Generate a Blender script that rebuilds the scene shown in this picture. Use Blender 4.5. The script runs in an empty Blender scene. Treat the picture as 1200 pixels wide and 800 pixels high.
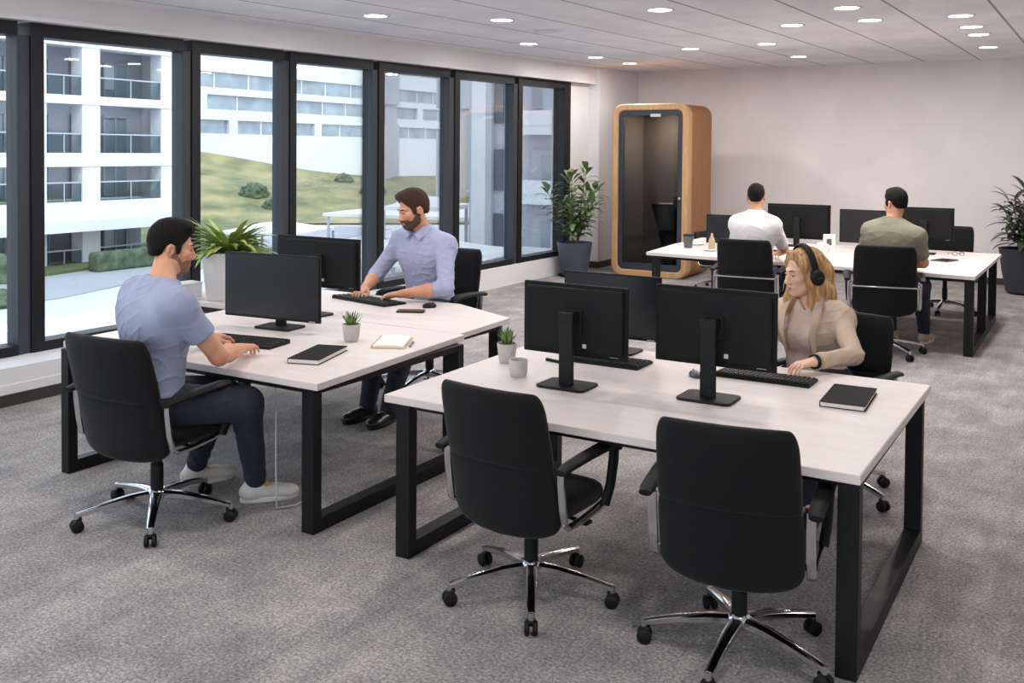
import bpy, bmesh, math, random
import numpy as np
from mathutils import Vector, Matrix
from math import sin, cos, pi, radians, atan2, hypot
random.seed(7)
SC = bpy.context.scene
COL = SC.collection

# ------------------------------------------------------------------ camera
def make_camera():
    yaw, pitch, roll = 0.540489, 0.0255018, 0.0082665
    fw = Vector((-sin(yaw)*cos(pitch), cos(yaw)*cos(pitch), -sin(pitch)))
    r = Vector((cos(yaw), sin(yaw), 0)); u = r.cross(fw)
    c, s = cos(roll), sin(roll)
    r2 = c*r + s*u; u2 = -s*r + c*u
    cd = bpy.data.cameras.new('camera'); co = bpy.data.objects.new('camera', cd)
    COL.objects.link(co)
    m = Matrix((r2, u2, -fw)).transposed().to_4x4()
    m.translation = (0, 0, 1.835)
    co.matrix_world = m
    cd.sensor_width = 36; cd.lens = 1149.28/1200*36
    cd.shift_y = -193.8/1200; cd.clip_start = .05; cd.clip_end = 600
    SC.camera = co
make_camera()

# ------------------------------------------------------------------ light and exposure
EXPOSURE = 0.45
SKY = 2.1
DOWNLIGHT_W = 14.0
SUN_W = .9
SC.view_settings.view_transform = 'Standard'
SC.view_settings.look = 'None'
SC.view_settings.exposure = EXPOSURE
SC.view_settings.gamma = 1.0
SC.view_settings.use_curve_mapping = False
SC.cycles.use_denoising = True
SC.cycles.max_bounces = 10
SC.cycles.diffuse_bounces = 5
SC.cycles.transparent_max_bounces = 16
SC.cycles.sample_clamp_indirect = 6.0
SC.cycles.caustics_reflective = False
SC.cycles.caustics_refractive = False

world = bpy.data.worlds.new('sky'); SC.world = world; world.use_nodes = True
nt = world.node_tree; nt.nodes.clear()
wo = nt.nodes.new('ShaderNodeOutputWorld'); bg = nt.nodes.new('ShaderNodeBackground')
tc = nt.nodes.new('ShaderNodeTexCoord'); sp = nt.nodes.new('ShaderNodeSeparateXYZ')
cr = nt.nodes.new('ShaderNodeValToRGB')
nt.links.new(tc.outputs['Generated'], sp.inputs[0]); nt.links.new(sp.outputs['Z'], cr.inputs[0])
cr.color_ramp.elements[0].position = 0.0; cr.color_ramp.elements[0].color = (.90, .93, .97, 1)
cr.color_ramp.elements[1].position = 0.6; cr.color_ramp.elements[1].color = (.72, .83, 1, 1)
nt.links.new(cr.outputs[0], bg.inputs['Color']); bg.inputs['Strength'].default_value = SKY
nt.links.new(bg.outputs[0], wo.inputs['Surface'])

sd = bpy.data.lights.new('sun', 'SUN'); sd.energy = SUN_W; sd.angle = radians(8); sd.color = (1, .97, .92)
so = bpy.data.objects.new('sun', sd); COL.objects.link(so)
so.rotation_euler = Vector((-.62, .35, -.70)).to_track_quat('-Z', 'Y').to_euler()

def window_portal(c, size, d):          # only guides the sampling of sky light through the glass
    ld = bpy.data.lights.new('window_portal', 'AREA'); ld.shape = 'RECTANGLE'
    ld.size = size; ld.size_y = 2.6; ld.cycles.is_portal = True
    lo = bpy.data.objects.new('window_portal', ld); COL.objects.link(lo)
    lo.location = c; lo.rotation_euler = Vector(d).to_track_quat('-Z', 'Z').to_euler()
window_portal((-7.12, 6.0, 1.55), 14.8, (1, 0, 0))
window_portal((-1.5, -1.75, 1.6), 8.4, (0, 1, 0))

# ------------------------------------------------------------------ materials
MATS = {}
def lin(r, g, b):
    f = lambda c: ((c/255+.055)/1.055)**2.4 if c/255 > .04045 else c/255/12.92
    return (f(r), f(g), f(b), 1)
def mat(name, rgb=(128, 128, 128), rough=.5, metal=0., bump=0., bscale=200., var=0., vscale=8., rgb2=None,
        spec=.5, coat=0., emit=None, stretch=None, sheen=0., detail=3.):
    if name in MATS: return MATS[name]
    m = bpy.data.materials.new(name); m.use_nodes = True; MATS[name] = m
    t = m.node_tree; b = t.nodes['Principled BSDF']
    c = lin(*rgb)
    b.inputs['Base Color'].default_value = c
    b.inputs['Roughness'].default_value = rough; b.inputs['Metallic'].default_value = metal
    b.inputs['Specular IOR Level'].default_value = spec
    b.inputs['Coat Weight'].default_value = coat
    b.inputs['Sheen Weight'].default_value = sheen
    if emit:
        b.inputs['Emission Color'].default_value = lin(*emit[0]); b.inputs['Emission Strength'].default_value = emit[1]
    tcn = t.nodes.new('ShaderNodeTexCoord'); mp = t.nodes.new('ShaderNodeMapping')
    t.links.new(tcn.outputs['Object'], mp.inputs[0])
    if stretch: mp.inputs['Scale'].default_value = stretch
    if var or rgb2:
        n = t.nodes.new('ShaderNodeTexNoise'); n.inputs['Scale'].default_value = vscale; n.inputs['Detail'].default_value = detail
        t.links.new(mp.outputs[0], n.inputs['Vector'])
        rp = t.nodes.new('ShaderNodeValToRGB')
        c2 = lin(*rgb2) if rgb2 else tuple(x*(1-var) for x in c[:3])+(1,)
        c1 = c if rgb2 else tuple(min(1, x*(1+var)) for x in c[:3])+(1,)
        rp.color_ramp.elements[0].position = .32; rp.color_ramp.elements[1].position = .68
        rp.color_ramp.elements[0].color = c2; rp.color_ramp.elements[1].color = c1
        t.links.new(n.outputs['Fac'], rp.inputs[0]); t.links.new(rp.outputs[0], b.inputs['Base Color'])
    if bump:
        n2 = t.nodes.new('ShaderNodeTexNoise'); n2.inputs['Scale'].default_value = bscale; n2.inputs['Detail'].default_value = 2
        t.links.new(mp.outputs[0], n2.inputs['Vector'])
        bp = t.nodes.new('ShaderNodeBump'); bp.inputs['Strength'].default_value = bump; bp.inputs['Distance'].default_value = .01
        t.links.new(n2.outputs['Fac'], bp.inputs['Height']); t.links.new(bp.outputs[0], b.inputs['Normal'])
    return m

def glass_mat(name, tint=(.93, .96, .96), refl=.06):
    if name in MATS: return MATS[name]
    m = bpy.data.materials.new(name); m.use_nodes = True; MATS[name] = m
    t = m.node_tree; t.nodes.clear()
    o = t.nodes.new('ShaderNodeOutputMaterial'); tr = t.nodes.new('ShaderNodeBsdfTransparent'); g = t.nodes.new('ShaderNodeBsdfGlossy')
    g.inputs['Roughness'].default_value = .02; tr.inputs[0].default_value = (*tint, 1)
    lw = t.nodes.new('ShaderNodeFresnel'); lw.inputs['IOR'].default_value = 1.3
    ml = t.nodes.new('ShaderNodeMath'); ml.operation = 'MULTIPLY'; ml.inputs[1].default_value = refl*10
    ml.use_clamp = True
    mx = t.nodes.new('ShaderNodeMixShader')
    t.links.new(lw.outputs[0], ml.inputs[0]); t.links.new(ml.outputs[0], mx.inputs[0])
    t.links.new(tr.outputs[0], mx.inputs[1]); t.links.new(g.outputs[0], mx.inputs[2]); t.links.new(mx.outputs[0], o.inputs[0])
    return m

def carpet_mat():
    m = mat('carpet', (150, 147, 147), .95, spec=.1)
    t = m.node_tree; b = t.nodes['Principled BSDF']
    tc = t.nodes.new('ShaderNodeTexCoord')
    def noise(scale, det, rough=.6, vec=None):
        n = t.nodes.new('ShaderNodeTexNoise'); n.inputs['Scale'].default_value = scale
        n.inputs['Detail'].default_value = det; n.inputs['Roughness'].default_value = rough
        if vec:
            mp = t.nodes.new('ShaderNodeMapping'); mp.inputs['Scale'].default_value = vec
            t.links.new(tc.outputs['Object'], mp.inputs[0]); t.links.new(mp.outputs[0], n.inputs['Vector'])
        else: t.links.new(tc.outputs['Object'], n.inputs['Vector'])
        return n
    f = noise(75, 4, .75); c = noise(2.4, 6, .7); s = noise(1.0, 5, .6, (14, 2.2, 1))
    def mixf(a, b_, w):
        x = t.nodes.new('ShaderNodeMix'); x.data_type = 'FLOAT'; x.inputs[0].default_value = w
        t.links.new(a, x.inputs[2]); t.links.new(b_, x.inputs[3]); return x.outputs[0]
    v = mixf(f.outputs['Fac'], c.outputs['Fac'], .30); v = mixf(v, s.outputs['Fac'], .12)
    r = t.nodes.new('ShaderNodeValToRGB'); t.links.new(v, r.inputs[0])
    r.color_ramp.elements[0].position = .36; r.color_ramp.elements[0].color = lin(92, 90, 95)
    r.color_ramp.elements[1].position = .64; r.color_ramp.elements[1].color = lin(208, 201, 197)
    e = r.color_ramp.elements.new(.5); e.color = lin(149, 145, 144)
    t.links.new(r.outputs[0], b.inputs['Base Color'])
    bp = t.nodes.new('ShaderNodeBump'); bp.inputs['Strength'].default_value = .5; bp.inputs['Distance'].default_value = .006
    t.links.new(f.outputs['Fac'], bp.inputs['Height']); t.links.new(bp.outputs[0], b.inputs['Normal'])
    return m

def ceiling_mat():
    m = mat('ceiling_tile', (236, 234, 236), .9, spec=.1)
    t = m.node_tree; b = t.nodes['Principled BSDF']
    tc = t.nodes.new('ShaderNodeTexCoord'); sp = t.nodes.new('ShaderNodeSeparateXYZ'); t.links.new(tc.outputs['Object'], sp.inputs[0])
    def math_(op, a, b_=None):
        x = t.nodes.new('ShaderNodeMath'); x.operation = op
        for i, q in enumerate((a, b_)):
            if q is None: continue
            if isinstance(q, (int, float)): x.inputs[i].default_value = q
            else: t.links.new(q, x.inputs[i])
        return x.outputs[0]
    def line(sock, per, off, w):
        u = math_('FRACT', math_('DIVIDE', math_('ADD', sock, off), per))
        d = math_('ABSOLUTE', math_('SUBTRACT', u, .5))
        return math_('GREATER_THAN', d, .5-w/per)
    lx = line(sp.outputs['X'], .72, .79+72, .011); ly = line(sp.outputs['Y'], 1.2, .3+120, .004)
    n = t.nodes.new('ShaderNodeTexNoise'); n.inputs['Scale'].default_value = 1.6; n.inputs['Detail'].default_value = 3
    mp = t.nodes.new('ShaderNodeMapping'); mp.inputs['Scale'].default_value = (1.4, .8, 1)
    t.links.new(tc.outputs['Object'], mp.inputs[0]); t.links.new(mp.outputs[0], n.inputs['Vector'])
    rp = t.nodes.new('ShaderNodeValToRGB'); t.links.new(n.outputs['Fac'], rp.inputs[0])
    rp.color_ramp.elements[0].color = lin(232, 230, 234); rp.color_ramp.elements[1].color = lin(244, 242, 243)
    rp.color_ramp.elements[0].position = .35; rp.color_ramp.elements[1].position = .65
    def mixc(fac, a, col):
        x = t.nodes.new('ShaderNodeMix'); x.data_type = 'RGBA'
        t.links.new(fac, x.inputs[0]); t.links.new(a, x.inputs[6]); x.inputs[7].default_value = col
        return x.outputs[2]
    c = mixc(ly, rp.outputs[0], lin(216, 214, 216)); c = mixc(lx, c, lin(158, 155, 157))
    t.links.new(c, b.inputs['Base Color'])
    return m

def wood_mat(name, a, b2, scale=(1, 1, 1), rough=.5):
    m = mat(name, a, rough); t = m.node_tree; b = t.nodes['Principled BSDF']
    tc = t.nodes.new('ShaderNodeTexCoord'); mp = t.nodes.new('ShaderNodeMapping'); mp.inputs['Scale'].default_value = scale
    n = t.nodes.new('ShaderNodeTexNoise'); n.inputs['Scale'].default_value = 3; n.inputs['Detail'].default_value = 7; n.inputs['Distortion'].default_value = .8
    r = t.nodes.new('ShaderNodeValToRGB'); r.color_ramp.elements[0].position = .3; r.color_ramp.elements[1].position = .7
    r.color_ramp.elements[0].color = lin(*b2); r.color_ramp.elements[1].color = lin(*a)
    t.links.new(tc.outputs['Object'], mp.inputs[0]); t.links.new(mp.outputs[0], n.inputs[0]); t.links.new(n.outputs['Fac'], r.inputs[0])
    t.links.new(r.outputs[0], b.inputs['Base Color'])
    return m

carpet_mat(); ceiling_mat()
mat('wall_plaster', (240, 233, 232), .9, bump=.15, bscale=60, var=.045, vscale=1.3, spec=.15, detail=6)
mat('white_paint', (226, 226, 228), .7, var=.02, vscale=3)
mat('bulkhead_paint', (222, 221, 224), .85, var=.02, vscale=2)
mat('dark_baseboard', (58, 52, 52), .6)
mat('window_metal', (22, 24, 29), .5, var=.08, vscale=20, spec=.3)
mat('window_sash', (56, 60, 68), .5, var=.06, vscale=20, spec=.3)
glass_mat('window_glass')
mat('desk_laminate', (218, 208, 204), .42, var=.035, vscale=2.2, stretch=(1, 9, 1), spec=.35)
mat('desk_edge', (206, 196, 188), .55)
mat('black_steel', (14, 14, 16), .5, spec=.3, bump=.05, bscale=300)
mat('black_fabric', (12, 12, 14), .85, bump=.12, bscale=700, var=.12, vscale=40, sheen=.08, spec=.25)
mat('black_plastic', (12, 12, 13), .6, spec=.3, var=.1, vscale=60)
mat('chrome', (205, 205, 208), .12, 1.0, var=.03, vscale=10)
mat('monitor_plastic', (13, 13, 15), .62, bump=.04, bscale=500, spec=.25)
mat('monitor_screen', (20, 22, 27), .28, var=.05, vscale=3)
mat('stand_metal', (17, 18, 20), .6, spec=.3, var=.05, vscale=30)
mat('mark_white', (205, 205, 205), .6, var=.05, vscale=30)
mat('key_black', (30, 30, 33), .5, var=.08, vscale=90)
mat('laptop_grey', (92, 96, 104), .4, .4, var=.05, vscale=20)
mat('concrete_pot', (190, 184, 181), .85, bump=.12, bscale=160, var=.06, vscale=30)
mat('soil', (44, 34, 27), .95, bump=.6, bscale=120, var=.3, vscale=80)
mat('succulent_green', (108, 134, 70), .5, var=.22, vscale=25)
mat('dracaena_green', (112, 140, 56), .42, rgb2=(166, 182, 104), vscale=14)
mat('leaf_green', (66, 92, 54), .38, rgb2=(124, 146, 100), vscale=9)
mat('leaf_dark', (40, 54, 36), .36, rgb2=(72, 84, 52), vscale=9)
mat('stem_brown', (92, 84, 58), .7, var=.15, vscale=40)
mat('pot_slate', (66, 72, 84), .6, var=.06, vscale=12)
mat('pot_charcoal', (42, 44, 52), .6, var=.06, vscale=12)
mat('planter_white', (222, 220, 222), .5, var=.02, vscale=5)
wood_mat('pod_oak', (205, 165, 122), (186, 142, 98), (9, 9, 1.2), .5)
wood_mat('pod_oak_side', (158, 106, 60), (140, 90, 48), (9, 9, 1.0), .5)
mat('pod_dark', (46, 52, 62), .5, var=.05, vscale=8)
mat('pod_felt', (92, 92, 96), .95, var=.08, vscale=30)
glass_mat('pod_glass', (.62, .64, .67), .05)
mat('paper', (232, 226, 218), .8, var=.03, vscale=60)
mat('tan_leather', (196, 164, 136), .6, var=.1, vscale=25)
mat('cover_black', (17, 16, 18), .8, spec=.2, bump=.06, bscale=250)
mat('phone_glass', (34, 26, 24), .18, var=.05, vscale=10)
mat('mug_white', (224, 220, 216), .35, var=.02, vscale=20)
mat('cup_grey', (88, 88, 94), .6, var=.06, vscale=25)
mat('bottle_amber', (186, 164, 128), .2, var=.08, vscale=20, coat=.4)
mat('skin', (214, 158, 128), .5, rgb2=(204, 144, 114), vscale=9, spec=.35)
mat('skin_fair', (238, 194, 170), .5, rgb2=(230, 180, 156), vscale=9, spec=.35)
mat('lip', (182, 110, 98), .45, var=.05, vscale=30)
mat('eye_white', (214, 208, 202), .25, var=.02, vscale=30)
mat('iris', (58, 48, 40), .2, var=.1, vscale=80)
mat('hair_black', (17, 13, 12), .75, spec=.2, bump=.6, bscale=160, stretch=(1, 1, .25), var=.3, vscale=90)
mat('hair_brown', (58, 40, 31), .7, spec=.25, bump=.6, bscale=160, stretch=(1, 1, .25), var=.3, vscale=90)
mat('stubble', (138, 98, 78), .75, var=.12, vscale=160)
mat('beard_brown', (82, 56, 40), .75, bump=.5, bscale=200, var=.3, vscale=120)
mat('hair_blonde', (150, 104, 66), .5, bump=.5, bscale=60, stretch=(2.2, 2.2, .16), rgb2=(212, 172, 124), vscale=34, spec=.3)
mat('tee_blue', (150, 157, 184), .85, bump=.2, bscale=240, var=.05, vscale=14)
mat('shirt_blue', (164, 170, 200), .8, bump=.15, bscale=260, var=.05, vscale=22)
mat('tee_white', (226, 220, 222), .85, bump=.15, bscale=240, var=.02, vscale=10)
mat('tee_olive', (124, 122, 104), .85, bump=.15, bscale=240, var=.05, vscale=14)
mat('blazer_beige', (196, 174, 156), .8, bump=.2, bscale=260, var=.05, vscale=14)
mat('blouse_rose', (202, 178, 168), .7, bump=.08, bscale=120, var=.04, vscale=12)
mat('denim_navy', (34, 38, 52), .85, bump=.25, bscale=300, var=.18, vscale=22)
mat('sneaker_white', (212, 206, 200), .6, var=.04, vscale=20)
mat('sole_white', (226, 222, 216), .6, var=.02, vscale=20)
mat('shoe_black', (18, 17, 18), .3, var=.1, vscale=20)
mat('shoe_tan', (176, 154, 134), .6, var=.06, vscale=20)
mat('sock_dark', (40, 40, 46), .9, var=.1, vscale=40)
mat('lamp_lens', (255, 252, 246), .5, emit=((255, 250, 240), 9.0), var=.01)
mat('lamp_ring', (222, 222, 222), .5, var=.02)
mat('facade_white', (206, 207, 211), .8, var=.03, vscale=.3)
mat('facade_grey', (168, 170, 180), .8, var=.03, vscale=.3)
mat('facade_dark', (128, 132, 144), .6, var=.14, vscale=.25)
mat('facade_glass', (138, 150, 160), .15, var=.28, vscale=.35, spec=.6)
mat('facade_shade', (84, 88, 98), .5, var=.2, vscale=.4)
glass_mat('balcony_glass', (.74, .80, .80), .05)
mat('paving_light', (186, 186, 189), .85, var=.05, vscale=.25)
mat('paving_grey', (150, 150, 155), .85, var=.06, vscale=.3)
mat('grass_hill', (150, 140, 98), .95, rgb2=(84, 94, 64), vscale=.34, detail=8, bump=.3, bscale=3)
mat('grass_lawn', (110, 114, 74), .95, rgb2=(74, 86, 54), vscale=.4, detail=6, bump=.3, bscale=6)
mat('bush_green', (92, 104, 80), .9, rgb2=(50, 62, 46), vscale=2.2, detail=8, bump=1., bscale=3)
mat('canopy_white', (214, 214, 216), .7, var=.02, vscale=.5)

# ------------------------------------------------------------------ mesh helpers
def V(*a): return Vector(a)
class MB:
    """collects shapes and links them as one mesh object"""
    def __init__(s): s.v = []; s.f = []; s.mi = []; s.cur = 0
    def add(s, vs, fs):
        o = len(s.v); s.v += [tuple(x) for x in vs]
        s.f += [tuple(i+o for i in f) for f in fs]; s.mi += [s.cur]*len(fs); return s
    def bm(s, bm, M=None):
        if M is not None: bmesh.ops.transform(bm, matrix=M, verts=bm.verts)
        bm.verts.index_update()
        s.add([v.co.copy() for v in bm.verts], [[v.index for v in f.verts] for f in bm.faces]); bm.free(); return s
    def box(s, c, d, bev=0., rz=0., seg=2, M=None):
        bm = bmesh.new(); bmesh.ops.create_cube(bm, size=1)
        bmesh.ops.scale(bm, vec=d, verts=bm.verts)
        if bev: bmesh.ops.bevel(bm, geom=bm.edges[:], offset=min(bev, min(d)*.49), segments=seg, affect='EDGES', profile=.5)
        T = Matrix.Translation(c) @ (M if M is not None else Matrix.Rotation(rz, 4, 'Z'))
        return s.bm(bm, T)
    def b2(s, lo, hi, bev=0., seg=2):
        return s.box([(a+b)/2 for a, b in zip(lo, hi)], [abs(b-a) for a, b in zip(lo, hi)], bev, 0, seg)
    def loft(s, secs, cap=True, closed=True):
        n = len(secs[0]); vs = [p for q in secs for p in q]; fs = []
        for i in range(len(secs)-1):
            for j in range(n if closed else n-1):
                k = (j+1) % n
                fs.append((i*n+j, i*n+k, (i+1)*n+k, (i+1)*n+j))
        if cap:
            fs.append(tuple(reversed(range(n)))); fs.append(tuple((len(secs)-1)*n+j for j in range(n)))
        return s.add(vs, fs)
    def lathe(s, prof, c=(0, 0, 0), seg=24, cap=True):
        return s.loft([[(c[0]+r*cos(2*pi*j/seg), c[1]+r*sin(2*pi*j/seg), c[2]+z) for j in range(seg)] for r, z in prof], cap)
    def tube(s, pts, r, seg=8, ratio=1., up=(0, 0, 1), square=False):
        pts = [Vector(p) for p in pts]; secs = []; n = len(pts)
        rs = r if isinstance(r, (list, tuple)) else [r]*n
        U = Vector(up)
        for i, p in enumerate(pts):
            d = (pts[min(i+1, n-1)]-pts[max(i-1, 0)]).normalized()
            sd = d.cross(U)
            if sd.length < 1e-3: sd = d.cross(Vector((1, 0, 0)))
            sd.normalize(); uu = sd.cross(d)
            if square:
                q = []
                for a, b in ((1, .6), (.6, 1), (-.6, 1), (-1, .6), (-1, -.6), (-.6, -1), (.6, -1), (1, -.6)):
                    q.append(p+sd*a*rs[i]+uu*b*rs[i]*ratio)
                secs.append(q)
            else:
                secs.append([p+sd*cos(2*pi*j/seg)*rs[i]+uu*sin(2*pi*j/seg)*rs[i]*ratio for j in range(seg)])
        return s.loft(secs)
    def ball(s, c, r, seg=16):
        bm = bmesh.new(); bmesh.ops.create_uvsphere(bm, u_segments=seg, v_segments=max(6, seg//2+2), radius=1)
        r = r if isinstance(r, (tuple, list)) else (r, r, r)
        bmesh.ops.scale(bm, vec=r, verts=bm.verts)
        return s.bm(bm, Matrix.Translation(c))
    def leaf(s, base, d, L, W, droop=.3, fold=.15, n=6, side=None):
        """curved leaf blade with a folded midrib"""
        p = Vector(base); d = Vector(d).normalized(); up = Vector((0, 0, 1))
        vs = []
        for i in range(n+1):
            t = i/n
            sd = d.cross(up)
            if sd.length < .05: sd = Vector(side or (1, 0, 0))
            sd.normalize(); nm = sd.cross(d).normalized()
            w = W*(sin(pi*min(1, t*.92+.06))**.8)*(.5 if i == n else 1)*(.35 if i == 0 else 1)*.5
            if i == n: w = .0015
            vs += [p-sd*w+nm*fold*w, p, p+sd*w+nm*fold*w]
            p = p+d*(L/n)
            d = (d+Vector((0, 0, -droop/n*1.2))).normalized()
        fs = []
        for i in range(n):
            a = i*3; fs += [(a, a+1, a+4, a+3), (a+1, a+2, a+5, a+4)]
        return s.add(vs, fs)
    def rplate(s, c, sx, sy, h, r, seg=5, rz=0, taper=0.):
        """flat plate with rounded corners"""
        def ring(z, ins):
            q = []
            for cx, cy, a0 in ((1, 1, 0), (-1, 1, 90), (-1, -1, 180), (1, -1, 270)):
                for k in range(seg+1):
                    a = radians(a0+90*k/seg)
                    x = cx*(sx/2-r)+(r-ins)*cos(a); y = cy*(sy/2-r)+(r-ins)*sin(a)
                    q.append((c[0]+x*cos(rz)-y*sin(rz), c[1]+x*sin(rz)+y*cos(rz), c[2]+z))
            return q
        b = min(.2*h, .004)+taper
        return s.loft([ring(0, b), ring(b, 0), ring(h-b, 0), ring(h, b)])
    def build(s, name, m, parent=None, smooth=True, angle=40, loc=(0, 0, 0), rz=0.):
        me = bpy.data.meshes.new(name); me.from_pydata(s.v, [], s.f)
        mm = m if isinstance(m, (list, tuple)) else [m]
        for q in mm: me.materials.append(MATS[q] if isinstance(q, str) else q)
        if len(mm) > 1: me.polygons.foreach_set('material_index', s.mi)
        bm = bmesh.new(); bm.from_mesh(me); bmesh.ops.recalc_face_normals(bm, faces=bm.faces)
        bm.to_mesh(me); bm.free()
        if smooth:
            me.polygons.foreach_set('use_smooth', [True]*len(me.polygons)); me.set_sharp_from_angle(angle=radians(angle))
        o = bpy.data.objects.new(name, me); COL.objects.link(o)
        if parent: o.parent = parent
        o.location = loc; o.rotation_euler = (0, 0, rz)
        return o
def tag(o, label, cat, group=None, kind=None):
    o['label'] = label; o['category'] = cat
    if group: o['group'] = group
    if kind: o['kind'] = kind
    return o
def thing(name, label, cat, loc=(0, 0, 0), rz=0., group=None, s=1.):
    o = bpy.data.objects.new(name, None); COL.objects.link(o); o.empty_display_size = .1
    o.location = loc; o.rotation_euler = (0, 0, rz); o.scale = (s, s, s)
    return tag(o, label, cat, group)
def struct(o, label=None):
    o['kind'] = 'structure'
    if label: o['label'] = label
    return o
def dup(root, loc, rz=0., label=None, s=None, group=None):
    def cp(o, par):
        c = o.copy(); COL.objects.link(c)
        if par: c.parent = par
        for ch in kids.get(o.name, []): cp(ch, c)
        return c
    kids = {}
    for o in COL.objects:
        if o.parent: kids.setdefault(o.parent.name, []).append(o)
    r = cp(root, None); r.location = loc; r.rotation_euler = (0, 0, rz)
    if s: r.scale = (s, s, s)
    if label: r['label'] = label
    if group: r['group'] = group
    return r

# ------------------------------------------------------------------ the room
def cz(y): return 2.99+.019*(y-4.9)            # ceiling height, rising slightly to the far wall
X0, X1, YN, YB = -6.95, 3.2, -1.6, 15.45
m = MB(); m.b2((-7.6, YN, -.3), (X1, YB+.2, 0)); struct(m.build('floor', 'carpet', smooth=False), 'speckled grey office carpet')
m = MB()
m.add([(-7.6, YN, cz(YN)), (X1+.2, YN, cz(YN)), (X1+.2, YB+.2, cz(YB+.2)), (-7.6, YB+.2, cz(YB+.2)),
       (-7.6, YN, cz(YN)+.3), (X1+.2, YN, cz(YN)+.3), (X1+.2, YB+.2, cz(YB+.2)+.3), (-7.6, YB+.2, cz(YB+.2)+.3)],
      [(0, 1, 2, 3), (4, 7, 6, 5), (0, 4, 5, 1), (1, 5, 6, 2), (2, 6, 7, 3), (3, 7, 4, 0)])
struct(m.build('ceiling', 'ceiling_tile', smooth=False), 'white tiled ceiling with downlights')
m = MB(); m.b2((-7.6, YB, 0), (X1+.2, YB+.2, 3.4)); struct(m.build('wall_back', 'wall_plaster', smooth=False), 'plain warm grey plaster wall')
m = MB(); m.b2((X1, YN, 0), (X1+.2, YB, 3.4)); struct(m.build('wall_right', 'wall_plaster', smooth=False))
m = MB()                                        # wall behind the camera, opened for an added window giving frontal light
m.b2((-7.6, YN-.2, 0), (X1+.2, YN, .3)); m.b2((-7.6, YN-.2, 2.7), (X1+.2, YN, 3.4)); m.b2((-7.6, YN-.2, .3), (-5.7, YN, 2.7)); m.b2((2.7, YN-.2, .3), (X1+.2, YN, 2.7))
struct(m.build('wall_near', 'wall_plaster', smooth=False))
m = MB()
for x in (-5.7, -3.62, -1.54, .54, 2.62): m.b2((x, YN-.14, .3), (x+.08, YN-.06, 2.7))
m.b2((-5.7, YN-.14, .3), (2.7, YN-.06, .38)); m.b2((-5.7, YN-.14, 2.62), (2.7, YN-.06, 2.7))
fr = struct(m.build('window_9', 'window_metal', smooth=False), 'wide dark framed window behind the viewer, added for frontal light')  # unseen window, added to let soft daylight in from the front
m = MB(); m.b2((-5.65, YN-.105, .35), (2.65, YN-.097, 2.65)); m.build('pane', 'window_glass', fr, smooth=False)
# pier in the far left corner and the wall above and below the glazing
m = MB(); m.b2((-7.3, 13.95, 0), (-6.78, YB, 3.4)); m.b2((-7.3, 13.35, 0), (-6.97, 14., 3.4)); struct(m.build('trim_1', 'white_paint', smooth=False), 'white pier in the far left corner')
m = MB(); m.b2((-6.79, 13.93, 0), (-6.765, YB, .1)); m.b2((-6.98, 13.935, 0), (-6.78, 13.955, .1)); struct(m.build('baseboard_corner', 'dark_baseboard', smooth=False))
def head(y): return 2.768+.0125*(y-4)          # top of the glazing
m = MB()
a, b = YN, 13.95
m.add([(-6.86, a, head(a)), (-6.86, b, head(b)), (-6.86, b, 3.4), (-6.86, a, 3.2), (-7.35, a, head(a)), (-7.35, b, head(b)), (-7.35, b, 3.4), (-7.35, a, 3.2)],
      [(0, 1, 2, 3), (4, 7, 6, 5), (0, 4, 5, 1), (3, 2, 6, 7), (0, 3, 7, 4), (1, 5, 6, 2)])
m.add([(-6.83, a, head(a)), (-6.83, b, head(b)), (-6.83, b, head(b)+.035), (-6.83, a, head(a)+.035), (-6.9, a, head(a)), (-6.9, b, head(b)), (-6.9, b, head(b)+.035), (-6.9, a, head(a)+.035)],
      [(0, 1, 2, 3), (4, 7, 6, 5), (0, 4, 5, 1), (3, 2, 6, 7), (0, 3, 7, 4), (1, 5, 6, 2)])
struct(m.build('trim_2', 'bulkhead_paint', smooth=False), 'pale bulkhead above the windows')
m = MB(); m.loft([[(-7.35, YN, z), (-6.6, YN, z), (-6.6, 7.4, z), (-6.90, 9.4, z), (-6.91, 13.4, z), (-7.35, 13.4, z)] for z in (0, .27)])
m.b2((-6.6, YN, .085), (-6.592, 7.4, .15)); struct(m.build('wall_left', 'white_paint', smooth=False), 'low white ledge under the windows')
m = MB(); m.b2((-6.592, YN, 0), (-6.585, 7.4, .085)); m.b2((-6.97, 13.38, 0), (-6.962, 13.95, .07)); struct(m.build('baseboard_left', 'dark_baseboard', smooth=False))
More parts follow.
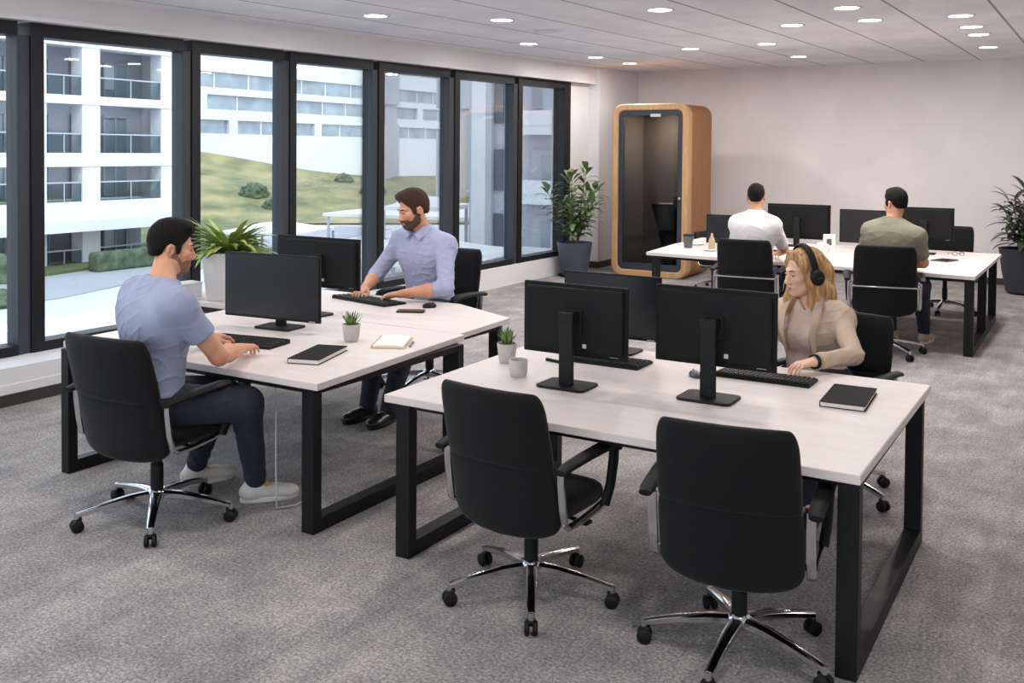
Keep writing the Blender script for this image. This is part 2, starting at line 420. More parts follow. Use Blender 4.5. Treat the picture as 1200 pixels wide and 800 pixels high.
# glazing: mullions between the bays
MULL = [(-.95, .22), (1.55, .22), (4.49, .21), (6.02, .19), (7.25, .18), (8.65, .2), (10.16, .22), (11.72, .22), (13.17, .2)]
for i in range(len(MULL)-1):
    (ya, wa), (yb, wb) = MULL[i], MULL[i+1]
    y0, y1 = ya-wa/2, yb-wb/2
    m = MB()
    m.b2((-7.12, ya-wa*.02, .27), (-6.93, ya+wa/2, head(ya)+.01), .004)          # mullion: two flat faces side by side
    m.cur = 1; m.b2((-7.09, ya-wa/2, .27), (-6.945, ya-wa*.02, head(ya)-.10), .004); m.cur = 0
    yy0, yy1 = ya+wa/2, yb-wb/2
    m.b2((-7.1, yy0, .27), (-6.935, yy1, .345), .003)
    z0, z1 = head(yy0), head(yy1)
    m.add([(-6.935, yy0, z0-.105), (-6.935, yy1, z1-.105), (-6.935, yy1, z1+.01), (-6.935, yy0, z0+.01), (-7.1, yy0, z0-.105), (-7.1, yy1, z1-.105), (-7.1, yy1, z1+.01), (-7.1, yy0, z0+.01)],
          [(0, 1, 2, 3), (4, 7, 6, 5), (0, 4, 5, 1), (3, 2, 6, 7), (0, 3, 7, 4), (1, 5, 6, 2)])
    if i == len(MULL)-2: m.b2((-7.12, yb-wb/2, .27), (-6.93, yb+wb/2, head(yb)+.01), .004)
    fr = struct(m.build('window_%d' % (i+1), ['window_metal', 'window_sash'], smooth=False), 'tall dark framed window bay')
    g = MB(); g.b2((-7.03, yy0-.01, .335), (-7.022, yy1+.01, (z0+z1)/2-.085)); g.build('pane', 'window_glass', fr, smooth=False)
m = MB(); m.b2((-7.1, YN, 0), (-7, -1.0, 3.)); struct(m.build('wall_left_corner', 'white_paint', smooth=False))
m = MB(); m.b2((-6.7, YB-.012, 0), (X1, YB, .09)); struct(m.build('baseboard_back', 'dark_baseboard', smooth=False))

# downlights
def downlight(x, y, r, label):
    z = cz(y)
    t = thing('downlight', label, 'ceiling light', (x, y, z), 0, 'round ceiling downlights')
    g = MB(); g.lathe([(r*.86, .002), (r*.88, -.008), (r*1.06, -.008), (r*1.1, -.001)], seg=28, cap=False); g.build('trim_ring', 'lamp_ring', t)
    g = MB(); g.lathe([(.001, -.0045), (r*.87, -.0045)], seg=28, cap=False); g.build('lens', 'lamp_lens', t)
    ld = bpy.data.lights.new('lamp', 'AREA'); ld.shape = 'DISK'; ld.size = r*1.6; ld.energy = DOWNLIGHT_W; ld.color = (1, .955, .92)
    lo = bpy.data.objects.new('lamp', ld); COL.objects.link(lo); lo.parent = t; lo.location = (0, 0, -.012)
for x, y, lab in ((-5.54, 6.86, 'round ceiling downlight nearest the left windows, above the two seated men'), (-4.76, 7.72, 'round ceiling downlight just in front of the ceiling vent beside the windows'),
               (-3.23, 7.8, 'round ceiling downlight at the top edge of the photo, above the middle desk'), (-5.73, 9.9, 'faint round downlight beyond the left ceiling vent'),
               (-6.02, 13.4, 'farthest round downlight towards the phone booth corner'), (-5.95, 12.1, 'faint round downlight close to the bulkhead above the last windows'),
               (-4.37, 11.54, 'round downlight on the ceiling in front of the wooden phone booth'), (-2.59, 9.56, 'round downlight on the ceiling above the seated man in white'),
               (-3.37, 11.37, 'round downlight just in front of the right ceiling vent'), (-3.55, 13.46, 'round downlight just behind the right ceiling vent, near the far wall'),
               (-1.86, 9.52, 'round downlight on the ceiling above the man in olive'), (-1.85, 8.5, 'small faint downlight nearest the camera in the right middle of the ceiling'),
               (-1.1, 9.6, 'first and nearest of the four downlights in a row at the right'), (-1.12, 10.64, 'second of the four downlights in a row at the right'),
               (-1.14, 11.5, 'third of the four downlights in a row at the right'), (-1.2, 13.24, 'last of the four downlights at the right, nearest the far wall')):
    downlight(x, y, .115, lab)
for x, y in ((-3.6, 2.2), (-.6, 2.2), (-1.4, 5.6), (-3.4, 5.0), (1.6, 7.0), (-5.2, 2.2), (-5.4, 4.4), (1.0, .5)):
    downlight(x, y, .115, 'round downlight of the ceiling above the nearer part of the office')
for x, y, lab in ((-4.89, 8.77, 'round flush ceiling vent between the downlights near the windows'), (-3.37, 12.31, 'round flush ceiling vent between two downlights near the back wall')):
    t = thing('ceiling_vent', lab, 'vent', (x, y, cz(y)))
    g = MB(); g.lathe([(.10, -.001), (.15, -.012), (.2, -.004)], seg=28, cap=False); g.build('cover_ring', 'lamp_ring', t)
    g = MB(); g.lathe([(.001, -.014), (.095, -.014), (.1, -.002)], seg=28, cap=False); g.build('diffuser_disc', 'bulkhead_paint', t)

# ------------------------------------------------------------------ desks
def slab(m, poly, z0, z1, bev=.003):
    """solid panel from a plan outline with softened edges"""
    n = len(poly); c = Vector((sum(p[0] for p in poly)/n, sum(p[1] for p in poly)/n))
    ins = lambda: [((p[0]-c.x)*(1-bev/.7)+c.x, (p[1]-c.y)*(1-bev/.7)+c.y) for p in poly]
    q = ins()
    m.loft([[(x, y, z0) for x, y in q], [(x, y, z0+bev) for x, y in poly], [(x, y, z1-bev) for x, y in poly], [(x, y, z1) for x, y in q]])
def leg_frame(x0, x1, y0, y1, root, posts, z=.703, w=.06):
    m = MB()
    for y in posts: m.b2((x0, y, 0), (x1, y+w, z), .003)
    ps = sorted(posts)
    for a, b in zip(ps[:-1], ps[1:]): m.b2((x0, a+w-.002, 0), (x1, b+.002, .07), .003); m.b2((x0+.004, a+w-.002, z-.035), (x1-.004, b+.002, z), .003)
    return m.build('leg_frame', 'black_steel', root, smooth=False)
def edge_of(poly, root, z0=.706, z1=.7375):
    pass
# front desk
t = thing('work_desk', 'white top black steel desk in front, with two empty chairs pulled up', 'desk', (-1.71, 4.23, 0), 0, 'white work desks')
m = MB(); slab(m, [(-1.025, -.77), (1.03, -.775), (1.04, .775), (-1.06, .775)], .704, .74); m.build('tabletop', 'desk_laminate', t, smooth=False)
leg_frame(-.99, -.915, -.73, .73, t, (-.73, .67)); leg_frame(.945, 1.02, -.73, .73, t, (-.73, .67))
for y in (-.69, .0, .69): m = MB(); m.b2((-.916, y-.025, .674), (.946, y+.025, .7035), .003); m.build('crossbar', 'black_steel', t, smooth=False)
# left desk and the deeper desk pushed against its far side
t = thing('work_desk', 'white top black steel desk at left where the man in the t-shirt sits', 'desk', (-4.05, 4.13, 0), 0, 'white work desks')
m = MB(); slab(m, [(-.97, -.69), (.93, -.685), (.82, .715), (-1.05, .715)], .704, .74); m.build('tabletop', 'desk_laminate', t, smooth=False)
leg_frame(-.95, -.885, -.72, .66, t, (-.72, .60)); leg_frame(.80, .875, -.65, .63, t, (-.65, .57))
for y in (-.625, .61): m = MB(); m.b2((-.886, y-.025, .674), (.802, y+.025, .7035), .003); m.build('crossbar', 'black_steel', t, smooth=False)
t = thing('work_desk', 'white top desk with a cut corner, in front of the bearded man', 'desk', (-4.4, 5.3, 0), 0, 'white work desks')
m = MB(); slab(m, [(-1.55, -.445), (1.13, -.445), (1.09, .2), (.5, .5), (-1.55, .5)], .704, .74); m.build('tabletop', 'desk_laminate', t, smooth=False)
leg_frame(-1.5, -1.44, -.42, .46, t, (-.42, .4)); leg_frame(.99, 1.06, -.42, .16, t, (-.42, .1))
m = MB(); m.b2((-1.44, -.4, .655), (.99, -.35, .703), .003); m.build('crossbar', 'black_steel', t, smooth=False)
# back desk
t = thing('work_desk', 'long white top desk at the back by the wall with two men seated at it', 'desk', (-2.62, 10.9, 0), 0, 'white work desks')
m = MB(); slab(m, [(-1.64, -.92), (1.67, -1.2), (1.69, .05), (-1.74, .05)], .704, .74); m.build('tabletop', 'desk_laminate', t, smooth=False)
m = MB(); slab(m, [(-1.74, .055), (1.69, .055), (1.70, 1.2), (-1.78, 1.2)], .704, .74); m.build('tabletop', 'desk_laminate', t, smooth=False)
leg_frame(1.58, 1.66, -1.16, 1.14, t, (-1.16, -.02, 1.08)); leg_frame(-1.6, -1.52, -.86, 1.14, t, (-.86, 1.08))
m = MB(); m.box((0.0, -.98, .689), (3.17, .05, .03), .003, -.084); m.build('crossbar', 'black_steel', t, smooth=False)
for y in (.03, 1.1): m = MB(); m.b2((-1.521, y-.02, .674), (1.581, y+.02, .7035), .003); m.build('crossbar', 'black_steel', t, smooth=False)

# ------------------------------------------------------------------ office chairs
CH = 'black swivel chairs'
def superloop(cx, cy, hx, hy, z, e=3.2, n=28, tilt=None):
    q = []
    for j in range(n):
        a = 2*pi*j/n; c, s_ = cos(a), sin(a)
        q.append((cx+hx*math.copysign(abs(c)**(2/e), c), cy+hy*math.copysign(abs(s_)**(2/e), s_), z))
    return q
def back_shell(v0, v1, thick, wfun, extra=0., n=22, endr=.5):
    """a padded panel of the backrest between heights v0..v1 (0..1)"""
    secs = []
    for i in range(n+1):
        u = .5-.5*cos(pi*i/n)
        v = v0+(v1-v0)*u
        e = max(0., 1-(2*u-1)**2)**.5
        e = 1-(1-e)**2.6 if endr else 1
        z = .375+.575*v; y = -.215-.10*v-.045*sin(pi*min(1, v*1.25))*.0-.02*v*v
        hw = wfun(v)*(0.55+.45*min(1, e*1.02)) if (v < .12 and v0 == 0) else wfun(v)*(.90+.10*e)
        th = (thick+extra)*max(.06, e)/2
        ring = []
        for j in range(28):
            a = 2*pi*j/28; c, s_ = cos(a), sin(a)
            x = hw*math.copysign(abs(c)**(2/4.5), c); yy = th*math.copysign(abs(s_)**(2/3.), s_)
            ring.append((x, y+yy+.050*(x/.25)**2*(1-.3*v), z-.028*(1-(x/.26)**2)*(1 if v < .25 else 0)*(1-v/.25)))
        secs.append(ring)
    return secs
def make_chair(bar=False, dz=0.):
    t = thing('office_chair', 'black swivel chair', 'chair', group=CH)
    # star base
    m = MB(); m.lathe([(.001, .098), (.038, .098), (.046, .108), (.046, .135), (.034, .15), (.001, .15)], seg=20); hub = m.build('hub', 'chrome', t)
    for k in range(5):
        a = radians(90+72*k); ca, sa = cos(a), sin(a)
        P = lambda r, z: (r*ca, r*sa, z)
        m = MB(); m.tube([P(.03, .122), P(.12, .118), P(.22, .104), P(.30, .088), P(.345, .078)], [.025, .023, .019, .017, .015], ratio=.75, square=True)
        m.tube([P(.345, .088), P(.345, .06)], .012, 8)
        m.build('star_leg', 'chrome', t, angle=50)
        m = MB(); sx, sy = -sa, ca
        for q in (-1, 1):
            c0 = Vector(P(.345, .028)); off = Vector((sx, sy, 0))
            pts = [c0+off*q*.006, c0+off*q*.010, c0+off*q*.022, c0+off*q*.026]
            m.tube(pts, [.022, .028, .028, .021], 16)
        m.tube([P(.335, .048), P(.35, .06)], [.02, .012], 10)
        m.build('caster', 'black_plastic', t)
    m = MB(); m.lathe([(.001, .14), (.029, .14), (.029, .27), (.024, .275), (.024, .36+dz), (.034, .37+dz), (.034, .395+dz), (.001, .395+dz)], seg=18); m.build('gas_lift', 'black_plastic', t)
    m = MB(); m.b2((-.11, -.14, .375+dz), (.11, .12, .415+dz), .012); m.tube([(.1, .0, .392+dz), (.24, .0, .385+dz)], .008, 6); m.b2((.22, -.025, .378+dz), (.28, .025, .392+dz), .006)
    m.build('tilt_mechanism', 'black_plastic', t)
    # seat
    secs = []
    for z, k in ((.408, .80), (.415, .93), (.435, .99), (.465, 1.), (.485, .975), (.497, .90), (.501, .75), (.502, .4)):
        r = []
        for x, y, _ in superloop(0, .015, .245*k, .245*k, 0, 4.2, 32):
            zz = z+dz-.03*max(0, (y-.12)/.14)**2
            r.append((x, y, zz))
        secs.append(r)
    m = MB(); m.loft(secs); m.build('seat', 'black_fabric', t, angle=60)
    # backrest: lower panel and upper cushion meeting at a seam
    w = lambda v: .252-.012*v+.004*sin(v*3)-.035*max(0, (v-.85)/.15)**2*.35
    m = MB(); m.loft(back_shell(0., .5, .058, w)); 
    lo = m.build('lower_back', 'black_fabric', t, angle=60); lo.location.z = dz
    m = MB(); m.loft(back_shell(.45, 1., .062, w, .012)); up_ = m.build('backrest', 'black_fabric', t, angle=60); up_.location.z = dz
    for sx in (-1, 1):
        x = .274*sx
        m = MB(); m.tube([(x, -.215, .652), (x, -.212, .60), (x, -.198, .50), (x, -.185, .432), (x*.985, -.15, .408), (x*.97, -.06, .405), (x*.97, .06, .416), (x*.97, .13, .428)],
                          .009, ratio=1.8, square=True, up=(1, 0, 0)); a1 = m.build('arm_frame', 'chrome', t, angle=50); a1.location.z = dz
        xx = .292*sx
        m = MB(); m.tube([(xx, -.245, .650), (xx, -.20, .660), (xx*1.01, -.05, .672), (xx*1.01, .10, .676), (xx, .165, .668), (xx, .195, .645)],
                          [.024, .030, .033, .036, .034, .026], 12, ratio=.52, up=(0, 0, 1))
        m.tube([(xx, .17, .660), (xx, .165, .60), (xx*.99, .145, .50), (xx*.96, .115, .425)], [.026, .027, .026, .026], 12, ratio=.72, up=(1, 0, 0))
        a2 = m.build('armrest', 'black_plastic', t, angle=60); a2.location.z = dz
    if bar:
        m = MB(); m.tube([(-.274, -.245, .60), (-.268, -.29, .605), (-.15, -.312, .607), (0, -.318, .607), (.15, -.312, .607), (.268, -.29, .605), (.274, -.245, .60)], .0085, 8)
        for sx in (-1, 1): m.tube([(.272*sx, -.262, .602), (.272*sx, -.262, .44)], .009, 8)
        m.build('back_bar', 'chrome', t)
    return t
proto = make_chair(dz=-.025)
proto.location = (-1.99, 3.495, 0); proto.rotation_euler.z = radians(-4); proto['label'] = 'empty black swivel chair at the near left end of the front desk'
chair_b = dup(proto, (-1.105, 3.49, 0), radians(7), 'empty black swivel chair at the bottom edge, beside the near right desk leg')
proto2 = make_chair()
proto2.location = (-3.985, 3.24, 0); proto2.rotation_euler.z = radians(4); proto2.scale = (1.10, 1.05, 1.01)
proto2['label'] = 'black swivel chair the man in the blue t-shirt is sitting on'
dup(proto2, (-4.37, 6.08, 0), radians(184), 'black swivel chair behind the bearded man in the button shirt', 1.12)
dup(proto2, (-1.23, 5.42, 0), radians(172), 'black swivel chair behind the woman with headphones', .99)
bar = make_chair(bar=True)
bar.location = (-2.945, 9.52, 0); bar.rotation_euler.z = radians(4); bar.scale = (1.09, 1.04, 1.06); bar['label'] = 'black chair with a chrome back bar under the man in white'
dup(bar, (-1.69, 9.47, 0), radians(12), 'black chair with a chrome back bar under the man in olive', 1.08)
dup(proto2, (-1.53, 12.38, 0), radians(176), 'empty black chair on the wall side of the back desk, behind the rightmost monitor', 1.04)
dup(proto2, (-4.42, 12.75, 0), radians(262), 'empty black chair at the left end of the back desk, beside the phone booth', .80)
def spin(root, deg):          # turn the star base of one chair
    for o in COL.objects:
        if o.parent == root and o.name.split('.')[0] in ('star_leg', 'caster', 'hub'): o.rotation_euler.z = radians(deg)
spin(proto, -2); spin(chair_b, 30); spin(proto2, 5)

# ------------------------------------------------------------------ monitors
def monitor(label, loc, rz, w=.56, h=.335, zc=.30, neck_y=.085, sticker=False, mark='back', base=(.25, .19), seen=None):
    """screen faces local -y; stand behind it at +y; origin on the desk under the panel"""
    t = thing('monitor', label, 'monitor', loc, rz, 'black computer monitors')
    m = MB(); m.box((0, 0, zc), (w, .018, h), .004); m.box((0, .014, zc), (w*.94, .022, h*.9), .01)
    m.build('housing', 'monitor_plastic', t, smooth=False)
    m = MB(); m.b2((-w/2+.008, -.0105, zc-h/2+.016), (w/2-.008, -.0085, zc+h/2-.008)); m.build('screen', 'monitor_screen', t, smooth=False)
    m = MB(); m.rplate((0, neck_y-.01, 0), base[0], base[1], .012, .03); m.build('stand_base', 'stand_metal', t, smooth=True, angle=30)
    m = MB(); m.b2((-.035, neck_y-.013, .010), (.035, neck_y+.013, zc+.045), .005)
    m.b2((-.038, .02, zc-.0), (.038, neck_y+.016, zc+.048), .006); m.b2((-.05, .018, zc-.055), (.05, .034, zc+.055), .004)
    m.build('stand_neck', 'stand_metal', t, smooth=False)
    m = MB()
    if mark == 'back':
        for k in range(5): m.b2((-w/2+.045+k*.0088, .0085, zc-h/2+.0125), (-w/2+.0505+k*.0088, .0100, zc-h/2+.0175))
    else:
        for k in range(5): m.b2((w/2-.075+k*.0088, -.0112, zc-h/2+.005), (w/2-.0695+k*.0088, -.0092, zc-h/2+.010))
    m.build('maker_mark', 'mark_white', t, smooth=False)
    if sticker:
        m = MB(); m.b2((-.072, .0245, zc-h/2+.045), (-.052, .0262, zc-h/2+.065), .002); m.build('sticker', 'mark_white', t, smooth=False)
    return t
Z = .74
monitor('black monitor seen from behind on the front desk, left of two with tall stands', (-2.115, 4.115, Z), pi, .548, .34, .30, .085, True)
monitor('black monitor seen from behind on the front desk, directly before the woman', (-1.475, 4.245, Z), pi, .565, .352, .31, .082, True)
monitor('black monitor facing us at the far edge of the front desk, behind the tall-stand pair', (-2.26, 4.83, Z), 0, .575, .345, .262, .08, False, 'front')
monitor('black monitor with a dark screen facing the man in the blue t-shirt', (-4.29, 4.335, Z), radians(6), .715, .395, .262, .085, False, 'none_front', (.27, .19))
monitor('black monitor seen from behind in front of the bearded man', (-4.46, 4.93, Z), pi+radians(1), .71, .335, .345, .075, True)
monitor('black monitor on the back desk right of the man in white', (-3.06, 11.72, Z), pi, .74, .41, .288, .09)
monitor('black monitor facing us on the back desk, left of the man in white', (-3.72, 11.25, Z), 0, .62, .34, .19, .08, False, 'front')
monitor('black monitor facing us on the back desk, behind the head of the man in olive', (-2.24, 11.72, Z), radians(-2), .70, .385, .262, .08, False, 'front')
monitor('black monitor on the back desk right of the man in olive', (-1.66, 11.68, Z), pi, .60, .365, .325, .09)

# ------------------------------------------------------------------ keyboards
def keyboard(label, loc, rz, w=.42, d=.145, laptop=False):
    """typist at local -y"""
    t = thing('keyboard', label, 'keyboard', loc, rz, 'black keyboards')
    m = MB(); m.add([(-w/2, -d/2, 0), (w/2, -d/2, 0), (w/2, d/2, 0), (-w/2, d/2, 0), (-w/2, -d/2, .012), (w/2, -d/2, .012), (w/2, d/2, .022), (-w/2, d/2, .022)],
                    [(0, 3, 2, 1), (4, 5, 6, 7), (0, 1, 5, 4), (1, 2, 6, 5), (2, 3, 7, 6), (3, 0, 4, 7)])
    m.build('keyboard_body', 'black_plastic', t, smooth=False)
    m = MB(); rows = 5; cols = int(w/.0225)
    for r in range(rows):
        y = -d/2+.018+r*(d-.032)/(rows-1); zz = .012+.010*(y+d/2)/d
        skip = None
        for c in range(cols):
            x = -w/2+.016+c*(w-.032)/(cols-1)
            if r == 0 and cols*.3 < c < cols*.55: continue
            m.b2((x-.0088, y-.0085, zz-.001), (x+.0088, y+.0085, zz+.006), .002, 1)
        if r == 0: m.b2((-w/2+.016+(w-.032)*.3, y-.0085, zz-.001), (-w/2+.016+(w-.032)*.55, y+.0085, zz+.006), .002, 1)
    m.build('keys', 'key_black', t, smooth=False)
    return t
keyboard('black keyboard under the hands of the man in the blue t-shirt', (-4.11, 3.945, Z), radians(10), .46, .20)
keyboard('black keyboard under the hands of the bearded man', (-4.53, 5.54, Z), radians(168), .60, .20)
keyboard('black keyboard under the hand of the woman with headphones', (-1.375, 4.70, Z), pi, .46, .17)
keyboard('black keyboard on the front desk behind the left tall-stand monitor', (-2.17, 4.62, Z), pi, .40, .20)
keyboard('black keyboard on the back desk in front of the man in white', (-3.05, 10.75, Z), radians(0), .42, .15)
keyboard('black keyboard on the back desk in front of the man in olive', (-1.72, 10.55, Z), radians(0), .40, .15)

# ------------------------------------------------------------------ notebooks, phone, cups, pens
def notebook(label, loc, rz, w, l, h=.022, cover='cover_black', group='hardback notebooks'):
    t = thing('notebook', label, 'notebook', loc, rz, group)
    m = MB(); m.rplate((0, 0, 0), w, l, .003, .006); m.rplate((0, 0, h-.003), w, l, .003, .006); m.b2((-w/2, -l/2+.004, .001), (-w/2+.004, l/2-.004, h-.001), .001)
    m.build('cover', cover, t, smooth=False)
    m = MB(); m.b2((-w/2+.004, -l/2+.005, .003), (w/2-.006, l/2-.005, h-.003)); m.build('page_block', 'paper', t, smooth=False)
    return t
n = notebook('black covered notebook on the left desk near its front corner', (-3.525, 3.90, Z), radians(18), .175, .38, .026)
n = notebook('black covered notebook near the right end of the front desk', (-.94, 4.50, Z), radians(3), .19, .37, .024)
n = notebook('dark notebook on the back desk by the elbow of the man in olive', (-1.36, 10.95, Z), radians(-20), .17, .26, .012)
t = thing('notebook', 'tan open notebook lying in the middle of the left desk', 'notebook', (-3.42, 4.40, Z), radians(28), 'hardback notebooks')
m = MB(); m.rplate((0, 0, 0), .19, .32, .004, .008); m.b2((-.094, -.155, .002), (-.088, .155, .018), .002); m.build('cover', 'tan_leather', t, smooth=False)
m = MB()
secs = []
for k in range(9):
    x = -.088+.172*k/8; secs.append([(x, -.15, .004), (x, .15, .004), (x, .15, .014+.006*sin(pi*k/8)), (x, -.15, .014+.006*sin(pi*k/8))])
m.loft(secs); m.build('pages', 'paper', t)
t = thing('pen', 'dark pen lying along the edge of the tan notebook', 'pen', (-3.305, 4.425, Z), radians(28))
m = MB(); m.tube([(0, -.07, .006), (0, .06, .006)], .0055, 10); m.build('barrel', 'laptop_grey', t); m = MB(); m.tube([(0, .06, .006), (0, .078, .006)], [.005, .001], 10); m.build('tip', 'black_plastic', t)
t = thing('smartphone', 'dark smartphone lying on the desk before the bearded man', 'phone', (-3.99, 5.33, Z), radians(-62))
m = MB(); m.rplate((0, 0, 0), .10, .19, .010, .018); m.build('phone_body', 'black_plastic', t); m = MB(); m.rplate((0, 0, .010), .094, .184, .0012, .016); m.build('phone_screen', 'phone_glass', t)
t = thing('computer_mouse', 'dark mouse on the desk between smartphone and shirt sleeve', 'mouse', (-3.99, 5.545, Z), radians(-30))
m = MB(); m.lathe([(.001, 0), (.04, 0), (.044, .012), (.036, .026), (.018, .033), (.001, .034)], seg=20); o = m.build('mouse_shell', 'black_plastic', t); o.scale = (.8, 1.2, 1)
m = MB(); m.b2((-.003, .02, .026), (.003, .035, .036), .002); m.build('scroll_wheel', 'laptop_grey', t)
t = thing('computer_mouse', 'small silver mouse left of the tall stand before the woman', 'mouse', (-1.68, 4.56, Z), radians(40))
m = MB(); m.lathe([(.001, 0), (.03, 0), (.033, .010), (.027, .022), (.014, .028), (.001, .029)], seg=20); o = m.build('mouse_shell', 'laptop_grey', t); o.scale = (.9, 1.5, 1)
m = MB(); m.b2((-.003, .02, .02), (.003, .035, .031), .002); m.build('scroll_wheel', 'black_plastic', t)
t = thing('pen', 'black and white pen under the left tall-stand monitor', 'pen', (-2.40, 4.46, Z), radians(75))
m = MB(); m.tube([(0, -.09, .008), (0, .07, .008)], .008, 10); m.build('barrel', 'black_plastic', t); m = MB(); m.tube([(0, -.02, .0165), (0, .06, .0165)], .003, 8); m.build('clip', 'mark_white', t)
def pot_plant(label, x, y):
    t = thing('potted_plant', label, 'plant', (x, y, Z), random.uniform(0, 3), 'small succulents in concrete pots')
    m = MB(); m.lathe([(.001, 0), (.036, 0), (.041, .006), (.052, .09), (.052, .1), (.047, .1), (.045, .086), (.001, .084)], seg=28); m.build('pot', 'concrete_pot', t)
    m = MB(); m.lathe([(.001, .091), (.045, .087)], seg=20, cap=False); m.build('soil', 'soil', t)
    m = MB(); R = random.Random(int(x*100))
    for k in range(46):
        a = R.uniform(0, 6.28); tl = R.uniform(.05, .75); r0 = R.uniform(0, .024)
        m.leaf((r0*cos(a), r0*sin(a), .087), (cos(a)*tl, sin(a)*tl, 1), R.uniform(.055, .10), R.uniform(.009, .014), R.uniform(-.1, .35), .5, 4)
    m.build('blades', 'succulent_green', t)
pot_plant('small succulent in a concrete pot on the left desk, beside the tan notebook', -3.655, 4.32)
pot_plant('small succulent in a concrete pot on the front desk, beside the empty cup', -2.62, 4.33)
t = thing('ceramic_cup', 'empty handleless pinkish ceramic cup on the front desk', 'cup', (-2.41, 4.09, Z))
m = MB(); m.lathe([(.001, 0), (.036, 0), (.041, .006), (.045, .03), (.046, .08), (.044, .084), (.041, .082), (.040, .03), (.001, .02)], seg=28); m.build('cup_body', 'concrete_pot', t)
m = MB(); m.lathe([(.0455, .068), (.0468, .072), (.0458, .076)], seg=28, cap=False); m.build('rim_band', 'concrete_pot', t)
# things on the back desk
t = thing('takeaway_cup', 'grey takeaway cup at the left end of the back desk', 'cup', (-4.05, 10.7, Z))
m = MB(); m.lathe([(.001, 0), (.045, 0), (.058, .135), (.001, .135)], seg=22); m.build('cup_body', 'cup_grey', t)
m = MB(); m.lathe([(.06, .135), (.062, .15), (.05, .158), (.001, .158)], seg=22); m.build('lid', 'black_plastic', t)
m = MB(); m.lathe([(.0515, .05), (.0562, .1)], seg=22, cap=False); m.build('sleeve', 'laptop_grey', t)
t = thing('glass_bottle', 'amber glass bottle with dark cap by the man in white', 'bottle', (-3.76, 10.68, Z))
m = MB(); m.lathe([(.001, 0), (.036, 0), (.038, .01), (.038, .09), (.03, .12), (.015, .15), (.014, .19), (.001, .19)], seg=20); m.build('bottle_body', 'bottle_amber', t)
m = MB(); m.lathe([(.016, .185), (.016, .205), (.001, .206)], seg=16); m.build('cap', 'black_plastic', t)
t = thing('saucer', 'flat grey saucer lying in front of the amber bottle on the back desk', 'saucer', (-3.72, 10.50, Z))
m = MB(); m.lathe([(.001, 0), (.045, 0), (.075, .01), (.074, .013), (.045, .005), (.001, .004)], seg=24); m.build('dish', 'concrete_pot', t); m = MB(); m.lathe([(.001, .0045), (.03, .006)], seg=18, cap=False); m.build('well', 'planter_white', t)
t = thing('saucer', 'white saucer behind the grey takeaway cup', 'saucer', (-4.1, 11.1, Z))
m = MB(); m.lathe([(.001, 0), (.06, 0), (.1, .014), (.099, .018), (.06, .006), (.001, .005)], seg=24); m.build('dish', 'planter_white', t); m = MB(); m.lathe([(.001, .0055), (.04, .0065)], seg=18, cap=False); m.build('well', 'mug_white', t)
t = thing('mug', 'white mug on the back desk between the two seated men', 'cup', (-2.60, 10.92, Z))
m = MB(); m.lathe([(.001, 0), (.048, 0), (.05, .01), (.05, .13), (.046, .13), (.045, .015), (.001, .012)], seg=24); m.build('mug_body', 'mug_white', t)
m = MB(); m.tube([(.047, 0, .11), (.075, 0, .105), (.085, 0, .07), (.075, 0, .035), (.047, 0, .03)], .007, 8); m.build('handle', 'mug_white', t)
t = thing('paper_box', 'tall white box standing behind the white mug', 'box', (-2.56, 11.12, Z), radians(8))
m = MB(); m.box((0, 0, .10), (.13, .09, .20), .004); m.build('carton', 'mug_white', t, smooth=False); m = MB(); m.box((0, -.0455, .12), (.05, .002, .07), .0005); m.build('print_patch', 'laptop_grey', t, smooth=False)
t = thing('storage_tray', 'low white paper tray left of the white box', 'tray', (-2.78, 11.3, Z), 0)
m = MB(); m.b2((-.11, -.08, 0), (.11, .08, .008), .002); m.b2((-.11, -.08, 0), (-.104, .08, .05), .002); m.b2((.104, -.08, 0), (.11, .08, .05), .002); m.b2((-.11, .074, 0), (.11, .08, .05), .002); m.build('tray_body', 'mug_white', t, smooth=False)
m = MB(); m.b2((-.1, -.075, .008), (.1, .07, .02)); m.build('paper_stack', 'paper', t, smooth=False)
t = thing('eyeglasses', 'thin dark eyeglasses lying near the right end of the back desk', 'glasses', (-1.30, 11.55, Z), radians(25))
m = MB()
for sx in (-1, 1):
    m.tube([(sx*.035+.026*cos(a), 0, .026+.02*sin(a)) for a in [2*pi*k/14 for k in range(15)]], .0025, 6)
m.tube([(-.01, 0, .03), (.01, 0, .03)], .0025, 6); m.build('rims', 'black_plastic', t)
for sx in (-1, 1):
    m = MB(); m.tube([(sx*.062, 0, .03), (sx*.064, .1, .026), (sx*.064, .14, .005)], .0025, 6); m.build('temple', 'black_plastic', t)
t = thing('power_cord', 'thin white cord hanging below the left desk', 'cord', (-3.56, 3.62, 0))
m = MB(); m.tube([(0, 0, .70), (.004, .0, .5), (.0, .004, .25), (.002, .01, .012), (.05, .10, .008), (.02, .3, .008)], .004, 6); m.build('cable', 'mark_white', t)
m = MB(); m.tube([(0, 0, .655), (0, 0, .70)], .008, 8); m.build('plug', 'black_plastic', t)

